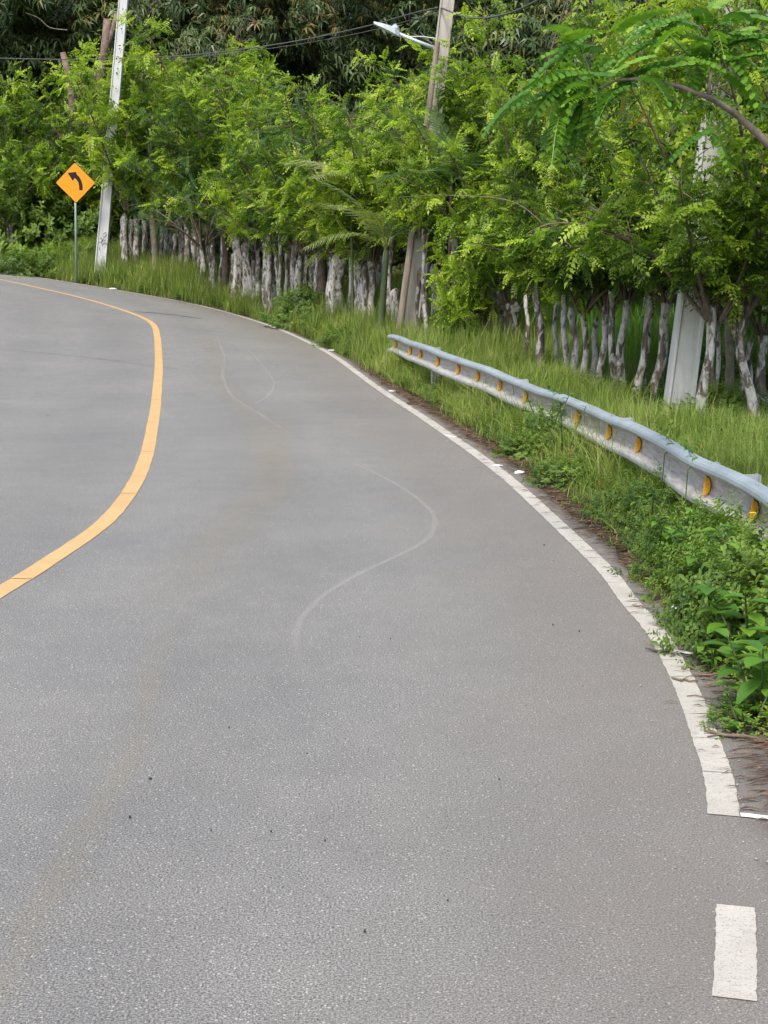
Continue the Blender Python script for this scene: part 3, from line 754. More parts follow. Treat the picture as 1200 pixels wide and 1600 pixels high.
wh1 = ['behind the curve sign', 'left of the tall white pole', 'behind the bare cut trunks', 'right of the tall white pole', 'under the left half of the cable', 'behind the street lamp', 'right behind the middle utility pole', 'behind the hanging broad compound leaves', 'at the upper right behind the palm fronds', 'at the far right behind the concrete pole top']
for i, x in enumerate(row1):
    forest_tree(x, 58+(i*37 % 5)*.8, i % 3 if i != 6 else 1, (.97 if i == 7 else 1.12+.1*((i*7) % 3)-(.12 if i == 8 else 0)), 'dark tree in the wood, '+wh1[i])
for i in range(11):
    x = -24+i*4.9
    if i == 8: x -= 1.0
    forest_tree(x, 67+(i*23 % 4), (i+1) % 3, 1.5 if i not in (7, 8) else 1.05, '%s from the left of the tall trees in the rear rank of the wood' % (ORD+['thirteenth'])[i])
# undergrowth trees that close the view under the crowns
for i in range(9):
    x = -17+i*4.1
    e = empty('understorey_tree', (x, 55+(i % 3), float(ztf(x, 55+(i % 3)))-.3), '%s from the left of the low shaded trees filling the dark gap behind the trunks' % ORD[i], 'tree', 'low shaded trees inside the wood')
    mb = MB(); mb.tube([(0, 0, 0), (.1, 0, 1), (0, .1, 2)], [.12, .1, .06], 7); mb.obj('trunk', M['darkbark'], e, True)
    o = link('crown', FC[i % 3], e, (0, 0, -.6)); o.scale = (.75, .6, .33); o.rotation_euler = (0, 0, i)
for i, (x, y) in enumerate([(3.2, 43), (7.5, 41), (12, 39), (9, 47), (14.5, 46), (16, 35), (4.5, 48)]):
    e = empty('understorey_tree', (x, y, float(ztf(x, y))-.3), '%s from the left of the shaded trees beyond the meadow grass' % ORD[[0, 2, 4, 3, 5, 6, 1][i]], 'tree', 'low shaded trees beyond the meadow')
    mb = MB(); mb.tube([(0, 0, 0), (.1, 0, 1), (0, .1, 2)], [.12, .1, .06], 7); mb.obj('trunk', M['darkbark'], e, True)
    o = link('crown', FC[i % 3], e, (0, 0, -.4)); o.scale = (.7, .6, .42); o.rotation_euler = (0, 0, i)

# bare cut trunks at upper left
def cut_tree(pxs, Y, rad, label, name='cut_tree', forks=()):
    P = [at(x, y, Y) for x, y in pxs]; base = Vector((P[0].x, Y, float(ztf(P[0].x, Y))-.1))
    e = empty(name, base, label, 'cut tree')
    mb = MB(); pts = [Vector((0, 0, 0))]+[p-base for p in P]
    mb.tube(pts, [rad*1.15]+[rad*(1-.3*i/len(P)) for i in range(len(P))], 9); mb.obj('trunk', M['darkbark2'], e, True)
    for fk in forks:
        mb = MB(); q = [at(x, y, Y)-base for x, y in fk]; mb.tube(q, [rad*.6, rad*.5, rad*.4][:len(q)], 8); mb.obj('limb', M['darkbark2'], e, True)
M['darkbark2'] = simple('cut_bark', (.17, .125, .10), .95, var=.45, scale=7, bstr=.5)
cut_tree([(145, 150), (158, 110), (164, 75), (168, 30)], 51.8, .17, 'taller bare cut brown trunk left of the white pole', forks=[[(160, 90), (172, 60), (182, 22)], [(158, 112), (148, 120), (140, 108)]])
cut_tree([(112, 150), (107, 118), (98, 82)], 51.5, .12, 'shorter bare cut brown trunk further left of the white pole', forks=[[(128, 140), (135, 118), (140, 108)]])

# ------------------------------------------------------------------ poles
def pole(name, label, cat, b, t, w0, w1, material, Yb, Yt=None, depth=.8, recess=True, group=None, extra=None, ext=1.0):
    Yt = Yt or Yb
    B = at(b[0], b[1], Yb); Tp = at(t[0], t[1], Yt); g = float(ztf(B.x, Yb))
    ax = (Tp-B); B = B+ax*((g-.4-B.z)/ax.z) if B.z > g-.4 else B
    Tp = B+(Tp-B)*ext; ax = Tp-B; L = ax.length; q = ax.to_track_quat('Z', 'Y').to_matrix()
    e = empty(name, B, label, cat, group)
    x = Vector((1, 0, 0)); z = ax.normalized(); x = (x-z*x.dot(z)).normalized(); y = z.cross(x); Mx = Matrix((x, y, z)).transposed()
    mb = MB(); n = 12; sec = []
    if recess:
        prof = [(-.5, -.5), (-.40, -.5), (-.34, -.36), (.34, -.36), (.40, -.5), (.5, -.5), (.5, .5), (.40, .5), (.34, .36), (-.34, .36), (-.40, .5), (-.5, .5)]
    else:
        prof = [(.5*math.cos(a), .5*math.sin(a)) for a in [2*math.pi*k/12 for k in range(12)]]
    V = []; Fc = []; np_ = len(prof); rg = random.Random(int(b[0]))
    for i in range(n+1):
        tt = i/n; ww = w0+(w1-w0)*tt
        for (u, v_) in prof: V.append(Mx @ Vector((u*ww, v_*ww*depth, L*tt)))
    for i in range(n):
        for k in range(np_): k2 = (k+1) % np_; Fc.append((i*np_+k, i*np_+k2, (i+1)*np_+k2, (i+1)*np_+k))
    Fc.append(tuple(range(n*np_, n*np_+np_)))
    mb.add(V, Fc); mb.obj('shaft', material, e)
    return e, B, ax, Mx, L
pl, plB, plA, plM, plL = pole('utility_pole', 'tall white concrete pole leaning right beside the yellow curve sign, graffiti near its foot', 'utility pole', (158, 410), (193, 0), .33, .25, M['conc_white'], 44.9, ext=1.08)
# scribble near its foot
Pm = plB; mb = MB()
def onpole(px, py): 
    p = at(px, py, 44.9-.15); return p-plB
for st_ in [[(156, 374), (158, 371), (160, 375), (157, 379)], [(161, 366), (165, 363), (166, 367), (163, 371), (161, 369)], [(154, 380), (158, 378), (160, 383), (164, 379), (168, 382)], [(155, 386), (156, 391)], [(162, 372), (160, 377), (165, 375)]]:
    mb.tube([onpole(*q) for q in st_], .010, 4)
mb.obj('graffiti', M['graffiti'], pl)
pm, pmB, pmA, pmM, pmL = pole('utility_pole', 'weathered grey-brown utility pole in the middle that holds the street lamp', 'utility pole', (640, 508), (699, 0), .36, .25, M['conc_worn'], 29.0, ext=1.12)
pw, pwB, *_ = pole('wooden_pole', 'thin weathered wooden pole leaning against the left side of the middle utility pole', 'wooden pole', (626, 500), (684, 65), .14, .10, M['wood'], 28.65, recess=False, ext=1.0)
pr, prB, prA, prM, prL = pole('utility_pole', 'thick pale concrete pole standing right behind the guardrail', 'utility pole', (1057, 655), (1142, 0), .32, .25, M['conc_pale'], 17.1, ext=1.15)
# steps holes on the white pole
mb = MB()
for yy in range(14, 160, 31):
    xx = 193-yy*(35/410)
    mb.box(onpole(xx, yy)+Vector((0, .02, 0)), (.028, .03, .03))
mb.obj('bolt_hole', M['slot'], pl)

# street lamp and cables
a0 = at(681, 76, 28.85); e = empty('street_lamp', a0, 'slim grey LED street lamp on an arm reaching left from the middle pole', 'street lamp')
mb = MB(); p1 = at(622, 52, 28.85)
mb.tube([a0-a0, at(650, 64, 28.85)-a0, p1-a0], [.035, .032, .03], 8); mb.obj('arm', M['lamp'], e, True)
mb = MB(); hd = [at(624, 53, 28.85)-a0, at(617, 49, 28.85)-a0, at(600, 42, 28.85)-a0, at(584, 36, 28.85)-a0]
V = []; Fc = []
for p, wd, th in zip(hd, (.05, .13, .14, .09), (.05, .06, .04, .02)):
    for sy, sz in ((-1, -1), (1, -1), (1, 1), (-1, 1)): V.append(p+Vector((0, sy*wd, sz*th)))
for i in range(3):
    for k in range(4): Fc.append((i*4+k, i*4+(k+1) % 4, (i+1)*4+(k+1) % 4, (i+1)*4+k))
Fc += [(3, 2, 1, 0), (12, 13, 14, 15)]; mb.add(V, Fc); mb.obj('lamp_head', M['lamp'], e)
mb = MB(); mb.tube([at(619, 45, 28.85)-a0, at(615, 39, 28.85)-a0], [.05, .05], 8); mb.obj('photocell', M['lamp'], e)
mb = MB(); mb.tube([at(640, 57, 28.85)-a0, at(660, 57, 28.85)-a0, at(681, 60, 28.85)-a0], .012, 5); mb.obj('stay_rod', M['lamp'], e)
def cable(pts, r, label):
    P, _ = resample([tuple(p) for p in pts], .5); o = Vector(tuple(P[0])); mb = MB()
    mb.tube([Vector(tuple(p))-o for p in P], r, 5); ob = mb.obj('cable', M['cable'], None, True, o)
    props(ob, label, 'cable')
cable([at(683, 12, 28.95), at(640, 22, 33), at(560, 44, 36.5), at(440, 68, 39.5), at(300, 86, 42.5), at(186, 91, 44.8)], .016, 'dark cable sagging from the middle pole to the white pole')
cable([at(684, 20, 28.95), at(560, 52, 36), at(420, 76, 40.5), at(260, 93, 43.5), at(187, 93, 44.9)], .009, 'thinner second cable just under the dark sagging cable')
cable([at(182, 91, 44.8), at(110, 93, 48), at(40, 92, 52), at(-40, 90, 54)], .018, 'dark cable running left from the white pole out of view')
cable([at(688, 12, 28.95), at(735, 28, 27), at(790, 22, 25), at(840, 0, 22), at(900, -40, 20)], .018, 'pale curved cable rising right from the middle pole')

# ------------------------------------------------------------------ curve sign
Ys = 44.2; sc_ = at(118, 285.5, Ys); k_ = Ys/F/math.cos(PITCH)*.985*30
base = Vector((at(117.5, 395, Ys).x, Ys, float(ztf(at(117.5, 395, Ys).x, Ys))-.1))
e = empty('curve_sign', base, 'yellow diamond road sign with a black arrow curving left', 'road sign')
def plate(name, poly, y0, y1, material, parent):
    mb = MB(); n = len(poly)
    V = [Vector((u*k_, y0, v_*k_))+sc_-base for u, v_ in poly]+[Vector((u*k_, y1, v_*k_))+sc_-base for u, v_ in poly]
    mb.add(V, [tuple(range(n)), tuple(range(2*n-1, n-1, -1))]+[(i, n+i, n+(i+1) % n, (i+1) % n) for i in range(n)])
    return mb.obj(name, material, parent)
def rdiamond(s, r):
    P = []
    for k in range(4):
        a = math.pi/2*k; c = np.array([math.cos(a), math.sin(a)])*(s-r*1.414)
        for j in (-1, 0, 1): P.append(tuple(c+r*np.array([math.cos(a+j*math.pi/4), math.sin(a+j*math.pi/4)])))
    return P
plate('sign_face', rdiamond(1.0, .06), -.004, 0, M['sign_yellow'], e)
plate('backing', rdiamond(1.03, .06), .002, .03, M['sign_black'], e)
u_ = lambda x, y: ((x-355)/280, -(y-340)/280)
arc_o = [(452, 442), (455, 395), (450, 350), (435, 300), (408, 255), (378, 225)]; arc_i = [(322, 268), (352, 280), (385, 312), (402, 350), (407, 395), (405, 442)]
A_ = [u_(*q) for q in arc_o]+[u_(368, 190), u_(248, 203), u_(318, 312)]+[u_(345, 272), u_(372, 296), u_(395, 330), u_(405, 380), u_(405, 442)]
plate('arrow', A_, -.009, -.006, M['sign_black'], e)
mb = MB(); mb.tube([(0, 0, 0), sc_-base+Vector((-.01, .06, .45))], .035, 8); mb.obj('post', M['sign_post'], e, True)

# ------------------------------------------------------------------ guardrail
rp = []
for px, py, Y in [(617, 537, 25.2), (680, 561, 20.6), (770, 596, 17.8), (836, 624, 16.0), (903, 650, 14.4), (1000, 693, 11.9), (1100, 751, 9.7), (1200, 803, 8.25)]:
    rp.append(tuple(at(px, py, Y)))
rp += [(2.02, 6.3, .52), (1.95, 3.5, .5), (1.85, 0, .48), (1.75, -3, .48)]
RP, RS = resample(rp, .12)
RP[:, :2] = smooth(RP[:, :2], it=8)
RP[:, 2] = smooth(RP[:, 2:3], it=60)[:, 0]
RP[:, 2] += .006*np.sin(RS*1.9)+.003*np.sin(RS*4.3+1)
def rail_at(s):
    p = np.array([np.interp(s, RS, RP[:, k]) for k in range(3)]); q = np.array([np.interp(s+.05, RS, RP[:, k]) for k in range(3)])
    t = q-p; t /= np.linalg.norm(t); n = np.array([t[1], -t[0], 0]) ; n /= np.linalg.norm(n)
    if n[0] > 0: n = -n
    return p, t, n
e = empty('guardrail', Vector((rp[0][0], rp[0][1], 0)), 'long galvanised steel W-beam guardrail with amber reflectors along the verge', 'guardrail')
eo = Vector(e.location)
half = [(-.002, .150, .2), (.010, .156, .1), (.050, .152, .0), (.074, .143, .0), (.084, .128, .05), (.085, .106, .2), (.078, .092, .45), (.040, .072, .7), (.008, .056, .95), (.0, .046, 1), (.0, 0, .95)]
prof = half+[(d, -z, .55+.3*(i > 5)) for i, (d, z, v) in reversed(list(enumerate(half[:-1])))]
s0 = 0.0; SEG = 3.85; ki = 0
while s0 < RS[-1]-1:
    s1 = min(RS[-1], s0+SEG+.3); n = int((s1-s0)/.12)+1; V = []; Fc = []; A = []; pn = len(prof)
    lift = .004*(ki % 2)
    for i in range(n+1):
        p, t, nn = rail_at(s0+(s1-s0)*i/n)
        if ki == 0 and i < 3: p = p+nn*(.015*(3-i))
        for sgn in (0, 1):
            for d, z, v in prof:
                V.append(Vector(p+nn*(d+lift-sgn*.003)+np.array([0, 0, z]))-eo); A.append(v)
    L2 = 2*pn
    for i in range(n):
        for k in range(pn-1):
            Fc.append((i*L2+k, i*L2+k+1, (i+1)*L2+k+1, (i+1)*L2+k)); Fc.append((i*L2+pn+k, (i+1)*L2+pn+k, (i+1)*L2+pn+k+1, i*L2+pn+k+1))
        for k in (0, pn-1): Fc.append((i*L2+k, (i+1)*L2+k, (i+1)*L2+pn+k, i*L2+pn+k))
    for i in (0, n):
        for k in range(pn-1): Fc.append((i*L2+k, i*L2+k+1, i*L2+pn+k+1, i*L2+pn+k))
    mb = MB(); mb.V = V; mb.F = Fc; mb.A = A; mb.obj('rail_panel', M['rail'], e, False)
    s0 += SEG; ki += 1
def rail_s_for_px(px, py):
    best = None
    for s in np.arange(0, RS[-1], .02):
        p, t, nn = rail_at(s); p = p+nn*.03; v = p-np.array([0, 0, CAMZ]); dz = v@FW
        if dz < 1: continue
        x = 600+F*v[0]/dz
        if best is None or abs(x-px) < best[0]: best = (abs(x-px), s)
    return best[1]
rme = None
for i, (px, py) in enumerate([(618, 535), (641, 546), (657, 553), (684, 568), (716, 582), (746, 596), (781, 602), (821, 619), (902, 650), (952, 676), (998, 697), (1105, 760), (1180, 800)]):
    s = rail_s_for_px(px, py); p, t, nn = rail_at(s)
    er = MB(); h_, w_ = .085, .075
    T3 = Vector(t); N3 = Vector(nn)*.85; Z3 = Vector((0, 0, 1)); P3 = Vector(p)+N3*.012
    rg = random.Random(i); tl = rg.uniform(-.15, .15)
    def q(u, v_, w_=0): return P3+N3*u+Z3*v_+T3*(w_+u*.35+tl*u)-eo
    # amber plate bent out of the valley, facing oncoming drivers
    out = [(.004, -.012), (.006, .024), (.018, .048), (.050, .064), (.062, 0), (.070, -.064), (.030, -.056), (.012, -.038)]
    V = [q(u, v_, .012) for u, v_ in out]+[q(u, v_, .006) for u, v_ in out]; n = len(out)
    er.add(V, [tuple(range(n)), tuple(range(2*n-1, n-1, -1))]+[(k, n+k, n+(k+1) % n, (k+1) % n) for k in range(n)])
    rf = er.obj('reflector', M['amber'], e)
    br = MB(); out2 = [(u-.014, v_*1.06) for u, v_ in out]
    V = [q(u, v_, -.004) for u, v_ in out2]+[q(u, v_, 0) for u, v_ in out2]
    br.add(V, [tuple(range(n)), tuple(range(2*n-1, n-1, -1))]+[(k, n+k, n+(k+1) % n, (k+1) % n) for k in range(n)])
    bo = br.obj('bracket', M['bracket'], rf)
# slots on top of the upper hump
for px, py in [(955, 650), (1002, 668), (1052, 692), (1110, 724), (1184, 757), (902, 628), (860, 612), (770, 580), (700, 550), (680, 541)]:
    s = rail_s_for_px(px, py)
    for ds in (-.025, .035):
        p, t, nn = rail_at(s+ds); mb = MB(); c0 = Vector(p)+Vector(nn)*.050+Vector((0, 0, .1465))-eo
        T3 = Vector(t); N3 = Vector(nn); a = (N3*.85-Vector((0, 0, .5))).normalized(); u3 = T3.cross(a).normalized()
        if u3.z < 0: u3 = -u3
        V = [c0+T3*x*.006+a*y*.016+u3*.002 for x, y in ((-1, -1), (1, -1), (1, 1), (-1, 1))]
        mb.add(V, [(0, 1, 2, 3)]); mb.obj('bolt_slot', M['slot'], e)
for px, ov in ((668, 0), (800, 0), (955, 0), (1080, -.03), (1140, .0), (1330, 0)):
    s = rail_s_for_px(px, 0) if px < 1300 else rail_s_for_px(1190, 0)+2.2
    p, t, nn = rail_at(s); g = float(ztf(p[0], p[1])); mb = MB()
    ang = math.atan2(t[1], t[0]); Mx = Matrix.Rotation(ang, 3, 'Z')
    hh = p[2]+.13+ov-g+.2; c0 = Vector(p)-Vector(nn)*.09; c0.z = g-.2+hh/2
    for off, sz in (((0, .055, 0), (.11, .006, hh)), ((0, -.055, 0), (.11, .006, hh)), ((0, 0, 0), (.006, .104, hh))):
        mb.box(c0-eo+Mx @ Vector(off), sz, Mx)
    mb.obj('post', M['steel'], e)

# ------------------------------------------------------------------ grass
def blade_field(name, pts, hgt, wid, material, vals, lean=.35, seed=1, seg=3):
    g = np.random.default_rng(seed); n = len(pts); az = g.uniform(0, 2*np.pi, n); h = hgt; w = wid
    ld = np.stack([np.cos(az), np.sin(az), np.zeros(n)], 1); wa = az+np.pi/2+g.normal(0, .5, n); sd = np.stack([np.cos(wa), np.sin(wa), np.zeros(n)], 1)
    ln = np.abs(g.normal(0, lean, n))+.05
    V = np.empty((n, 2*seg+1, 3))
    for k in range(seg+1):
        t = k/seg; c = pts+ld*(ln*h*t**1.8)[:, None]+np.array([0, 0, 1.])*(h*(t-.35*ln*t*t))[:, None]
        if k == seg: V[:, 2*seg] = c
        else:
            ww = (w*(1-.55*t)/2)[:, None]; V[:, 2*k] = c-sd*ww; V[:, 2*k+1] = c+sd*ww
    st = (np.arange(n)*(2*seg+1))[:, None]
    q = [np.concatenate([st+2*k, st+2*k+1, st+2*k+3, st+2*k+2], 1) for k in range(seg-1)]
    tr = np.concatenate([st+2*seg-2, st+2*seg-1, st+2*seg], 1)
    me = np_mesh(name, V.reshape(-1, 3), [np.concatenate(q), tr], [material], attr=np.repeat(np.clip(vals, 0, 1), 2*seg+1))
    return link(name, me)
def nz(X, Y, s, ph=0):   # cheap smooth noise 0..1
    return .5+.25*(np.sin(X*s*1.3+ph)*np.cos(Y*s*.9+ph*2)+np.sin((X+Y)*s*.7+1.7+ph)*np.cos((X-Y)*s*1.1+ph))*1.2
def scatter(n, s_range, d_range, seed, tuft=0):
    g = np.random.default_rng(seed); i0 = np.searchsorted(edge_len, s_range[0]); i1 = np.searchsorted(edge_len, s_range[1])
    s = g.uniform(s_range[0], s_range[1], n); d = g.uniform(d_range[0], d_range[1], n)
    X = np.interp(s, edge_len, edge_s[:, 0])+np.interp(s, edge_len, rn[:, 0])*d; Y = np.interp(s, edge_len, edge_s[:, 1])+np.interp(s, edge_len, rn[:, 1])*d
    if tuft:
        k = n//tuft; tx, ty = X[:k], Y[:k]; j = g.integers(0, k, n); sg = .05+.04*g.random(n)
        X = tx[j]+g.normal(0, 1, n)*sg; Y = ty[j]+g.normal(0, 1, n)*sg; d = d[j]; s = s[j]
    D, _ = edge_dist(X, Y)
    ok = (D > SHa(Y)+.02)
    return X[ok], Y[ok], D[ok], s[ok]
S_of = lambda Yv: float(np.interp(Yv, edge_s[:, 1], edge_len))
def field(name, label, n, sr, dr, hfun, wfun, material, seed, vb=.45, tuft=12, lean=.35, seg=3, keep=None):
    X, Y, D, s = scatter(n, sr, dr, seed, tuft)
    g = np.random.default_rng(seed+50)
    if keep is not None:
        k = g.random(len(X)) < keep(X, Y, D); X, Y, D = X[k], Y[k], D[k]
    Z = zt(X, Y)-.02; h = hfun(X, Y, D)*g.uniform(.45, 1.25, len(X))*np.where((X > 2.85)&(X < 3.75)&(Y > 15.8)&(Y < 18.2), .35, 1)*np.where((X > .1)&(X < .75)&(Y > 18.3)&(Y < 21.4), .4, 1); wd = wfun(Y)*g.uniform(.7, 1.2, len(X))
    v = vb+(nz(X, Y, 1.4, seed)-.5)*.5+g.normal(0, .13, len(X)); v = np.where(g.random(len(X)) < .05, .97, np.clip(v, 0, .93))
    o = blade_field(name, np.stack([X, Y, Z], 1), h, wd, material, v, lean, seed, seg)
    props(o, label, 'grass', kind='stuff'); print(name, len(X))
wf = lambda Y: .004+.00030*Y
near_edge = lambda D: sstep(SH, SH+.7, D)
field('verge_grass', 'tall soft green grass along the far road edge by the curve', 70000, (S_of(24), S_of(44)+14), (SH, 4.6),
      lambda X, Y, D: (.30+.45*sstep(SH, SH+.8, D))*(.7+.6*nz(X, Y, .9)), wf, M['grass'], 101, vb=.50)
field('verge_grass', 'low weedy grass between the edge line and the guardrail', 46000, (S_of(5.6), S_of(24)), (SH, 2.6),
      lambda X, Y, D: (.06+.36*sstep(SH+.05, SH+.8, D))*(.5+.8*nz(X, Y, 1.6)), wf, M['grass'], 102, vb=.50, lean=.6,
      keep=lambda X, Y, D: .25+.75*sstep(SH+.05, SH+.6, D))
field('bank_grass', 'fine pale green grass behind the guardrail around the tree feet', 60000, (S_of(3), S_of(25)), (1.1, 6.2),
      lambda X, Y, D: (.17+.17*sstep(1.1, 2.0, D)-.20*sstep(2.0, 3.2, D)*sstep(14, 17, Y)*(1-sstep(20, 23, Y)))*(.6+.7*nz(X, Y, 1.2)), wf, M['grass'], 103, vb=.46, tuft=14, lean=.65,
      keep=lambda X, Y, D: np.where(Y < 9, .5, 1.0))
field('tussock_grass', 'taller arching grass tussocks crowding the guardrail', 22000, (S_of(6.2), S_of(25)), (SH+.22, 2.2), lambda X, Y, D: (.28+.38*nz(X, Y, 2.3, 2))*(.5+.5*sstep(SH+.2, SH+.7, D)), wf, M['grass'], 111, vb=.58, tuft=45, lean=.75, seg=4)
field('tussock_grass', 'taller grass tussocks behind the guardrail', 12000, (S_of(5), S_of(25)), (1.9, 4.2), lambda X, Y, D: .34+.25*nz(X, Y, 1.3, 5)-.22*(Y > 14)*(Y < 20), wf, M['grass'], 112, vb=.60, tuft=50, lean=.6, seg=4)
field('dry_stalks', 'thin straw coloured seed stalks standing in the verge', 1800, (S_of(6), S_of(44)+10), (SH+.4, 4.2), lambda X, Y, D: .45+.25*nz(X, Y, 1.1), lambda Y: .003+.00018*Y, M['grass'], 113, vb=1.4, tuft=3, lean=.3)
field('verge_grass', 'coarse bright grass clumps along the far road edge', 16000, (S_of(23), S_of(44)+12), (SH+.1, 3.4), lambda X, Y, D: .4+.4*nz(X, Y, 1.7, 1), wf, M['grass'], 114, vb=.62, tuft=40, lean=.7, seg=4)
# meadow beyond the trunks
g = np.random.default_rng(9); n = 42000
X = g.uniform(2.3, 13, n//14)[g.integers(0, n//14, n)]; j = g.integers(0, n//14, n); tx = g.uniform(2.0, 13, n//14); ty = g.uniform(22.2, 34, n//14)
X = tx[j]+g.normal(0, .12, n); Y = ty[j]+g.normal(0, .12, n); D, _ = edge_dist(X, Y); k = D > 3.9-(Y < 30)*.0; X, Y = X[k], Y[k]
h = (.95+.35*nz(X, Y, .8))*g.uniform(.6, 1.15, len(X)); v = .5+(nz(X, Y, .9, 3)-.5)*.5+g.normal(0, .15, len(X))
props(blade_field('meadow_grass', np.stack([X, Y, zt(X, Y)-.03], 1), h, np.full(len(X), .016), M['meadow'], v, .5, 77, 4), 'tall lush meadow grass seen between the thin trunks', 'grass', kind='stuff')

# broad-leaved weeds
def sprig(rg, h, nl, L, W, up=.5):
    V = []; Fc = []
    for i in range(nl):
        t = (i+1)/nl; a = i*2.4+rg.uniform(-.4, .4); e_ = up*rg.uniform(.2, 1.0)
        d = np.array([math.cos(a)*math.cos(e_), math.sin(a)*math.cos(e_), math.sin(e_)]); s_ = np.cross([0, 0, 1.], d); s_ /= np.linalg.norm(s_); u = np.cross(d, s_)
        p = np.array([.02*math.sin(t*3), .02*math.cos(t*2), h*(.2+.8*t)]); l = L*rg.uniform(.6, 1.1)*(1.15-.4*t); w_ = W*rg.uniform(.8, 1.1)*(1.15-.4*t)
        tip = p+d*l-u*l*.15; m1 = p+d*l*.35; m2 = p+d*l*.68
        b = len(V); V += [p, m1+s_*w_*.5+u*.12*w_, m2+s_*w_*.38+u*.08*w_, tip, m2-s_*w_*.38+u*.08*w_, m1-s_*w_*.5+u*.12*w_, m1-u*.03*w_, m2-u*.04*l]
        Fc += [(b, b+1, b+2, b+7), (b, b+7, b+4, b+5), (b+7, b+2, b+3, b+3), (b+7, b+3, b+4, b+4)]
    return np.array(V), np.array(Fc)
def fix_tri(V, Fc):
    q = Fc[Fc[:, 2] != Fc[:, 3]]; t = Fc[Fc[:, 2] == Fc[:, 3]][:, :3]; return [q, t]
rgs = random.Random(2)
SPR = [sprig(rgs, .16, 9, .07, .042), sprig(rgs, .24, 12, .08, .038), sprig(rgs, .10, 7, .06, .045), sprig(rgs, .30, 16, .06, .022)]
def weeds(name, label, n, sr, dr, seed, sc, vb=.45, keep=None):
    X, Y, D, s = scatter(n, sr, dr, seed, 6); g = np.random.default_rng(seed)
    if keep is not None: k = g.random(len(X)) < keep(X, Y, D); X, Y, D = X[k], Y[k], D[k]
    n = len(X); U = np.stack([g.normal(0, .3, n), g.normal(0, .3, n), np.ones(n)], 1); az = g.uniform(0, 6.28, n); Dd = np.stack([np.cos(az), np.sin(az), np.zeros(n)], 1)
    S_ = np.cross(U, Dd); S_ /= np.linalg.norm(S_, axis=1)[:, None]; U /= np.linalg.norm(U, axis=1)[:, None]; D2 = np.cross(S_, U)
    Mx = np.stack([D2, S_, U], -1)*(g.uniform(.6, 1.3, n)*sc(D))[:, None, None]
    v = vb+(nz(X, Y, 2.1, seed)-.5)*.6+g.normal(0, .12, n); v = np.where(g.random(n) < .05, 1, np.clip(v, 0, .93))
    V, Fc, A = merge(SPR, g.integers(0, 4, n), Mx, np.stack([X, Y, zt(X, Y)-.02], 1), v)
    props(link(name, np_mesh(name, V, fix_tri(V, Fc), [M['weed']], attr=A)), label, 'weeds', kind='stuff'); print(name, n)
weeds('roadside_weeds', 'tangle of small broad-leaved weeds between the edge line and the guardrail', 8000, (S_of(5.6), S_of(24)), (SH+.02, 1.9), 201, lambda D: .42+.5*sstep(SH+.1, SH+.8, D), keep=lambda X, Y, D: .9*sstep(SHa(Y)+.07, SHa(Y)+.4, D))
weeds('verge_weeds', 'low leafy weeds in the tall grass by the curve', 1800, (S_of(24), S_of(44)+10), (SH, 3.5), 202, lambda D: 1.2)
weeds('bank_weeds', 'leafy weeds behind the guardrail', 5200, (S_of(5), S_of(24)), (1.6, 5.0), 203, lambda D: 1.1, .5)

# dry leaf and needle litter on the shoulder
X, Y, D, s = scatter(4200, (S_of(5.0), S_of(30)), (-.02, .75), 301, 8); g = np.random.default_rng(4)
D, _ = edge_dist(X, Y); n = len(X)
D, _ = edge_dist(X, Y)
def litter(n, seed):
    g = np.random.default_rng(seed); s = g.uniform(S_of(4.9), S_of(26), n); d = SH+.02-np.abs(g.normal(0, .12, n))+.12
    X = np.interp(s, edge_len, edge_s[:, 0])+np.interp(s, edge_len, rn[:, 0])*d; Y = np.interp(s, edge_len, edge_s[:, 1])+np.interp(s, edge_len, rn[:, 1])*d
    D, _ = edge_dist(X, Y); Z = np.where(D < SHa(Y), zr(X, Y), zt(X, Y))+.006
    az = g.uniform(-.5, .5, n)+np.where(g.random(n) < .5, 0, math.pi); L = g.uniform(.03, .13, n); w_ = g.uniform(.002, .006, n)
    V = np.empty((n, 4, 3)); dx = np.stack([np.cos(az), np.sin(az), np.zeros(n)], 1); px_ = np.stack([-np.sin(az), np.cos(az), np.zeros(n)], 1)
    P = np.stack([X, Y, Z], 1); V[:, 0] = P-px_*w_[:, None]; V[:, 1] = P+dx*L[:, None]*.5-px_*w_[:, None]+[0, 0, .01]; V[:, 2] = P+dx*L[:, None]; V[:, 3] = P+dx*L[:, None]*.5+px_*w_[:, None]+[0, 0, .008]
    F_ = (np.arange(n)*4)[:, None]+np.arange(4)[None]
    return V.reshape(-1, 3), F_, np.repeat(g.random(n), 4)
V, Fc, A = litter(5200, 8)
props(link('dry_litter', np_mesh('dry_litter', V, [Fc], [M['litter']], attr=A)), 'reddish brown dry needles and leaf scraps on the shoulder', 'litter', kind='stuff')
# pebbles and grit along the edge
g = np.random.default_rng(12); n = 500; V = []; Fc = []
s = g.uniform(S_of(4.5), S_of(24), n); d = g.normal(.15, .28, n); X = np.interp(s, edge_len, edge_s[:, 0])+np.interp(s, edge_len, rn[:, 0])*d; Y = np.interp(s, edge_len, edge_s[:, 1])+np.interp(s, edge_len, rn[:, 1])*d
tv = np.array([[1, 0, 0], [0, 1, 0], [-1, 0, 0], [0, -1, 0], [0, 0, .8], [0, 0, -.5]], float); tf = np.array([[0, 1, 4], [1, 2, 4], [2, 3, 4], [3, 0, 4], [1, 0, 5], [2, 1, 5], [3, 2, 5], [0, 3, 5]])
sz = g.uniform(.003, .009, n); Mx = np.eye(3)[None]*sz[:, None, None]*g.uniform(.6, 1.3, (n, 3))[:, None, :]
D, _ = edge_dist(X, Y); V, Fc, A = merge([(tv, tf)], np.zeros(n, int), Mx, np.stack([X, Y, np.where(D < SHa(Y), zr(X, Y), zt(X, Y))+.004], 1), g.random(n))
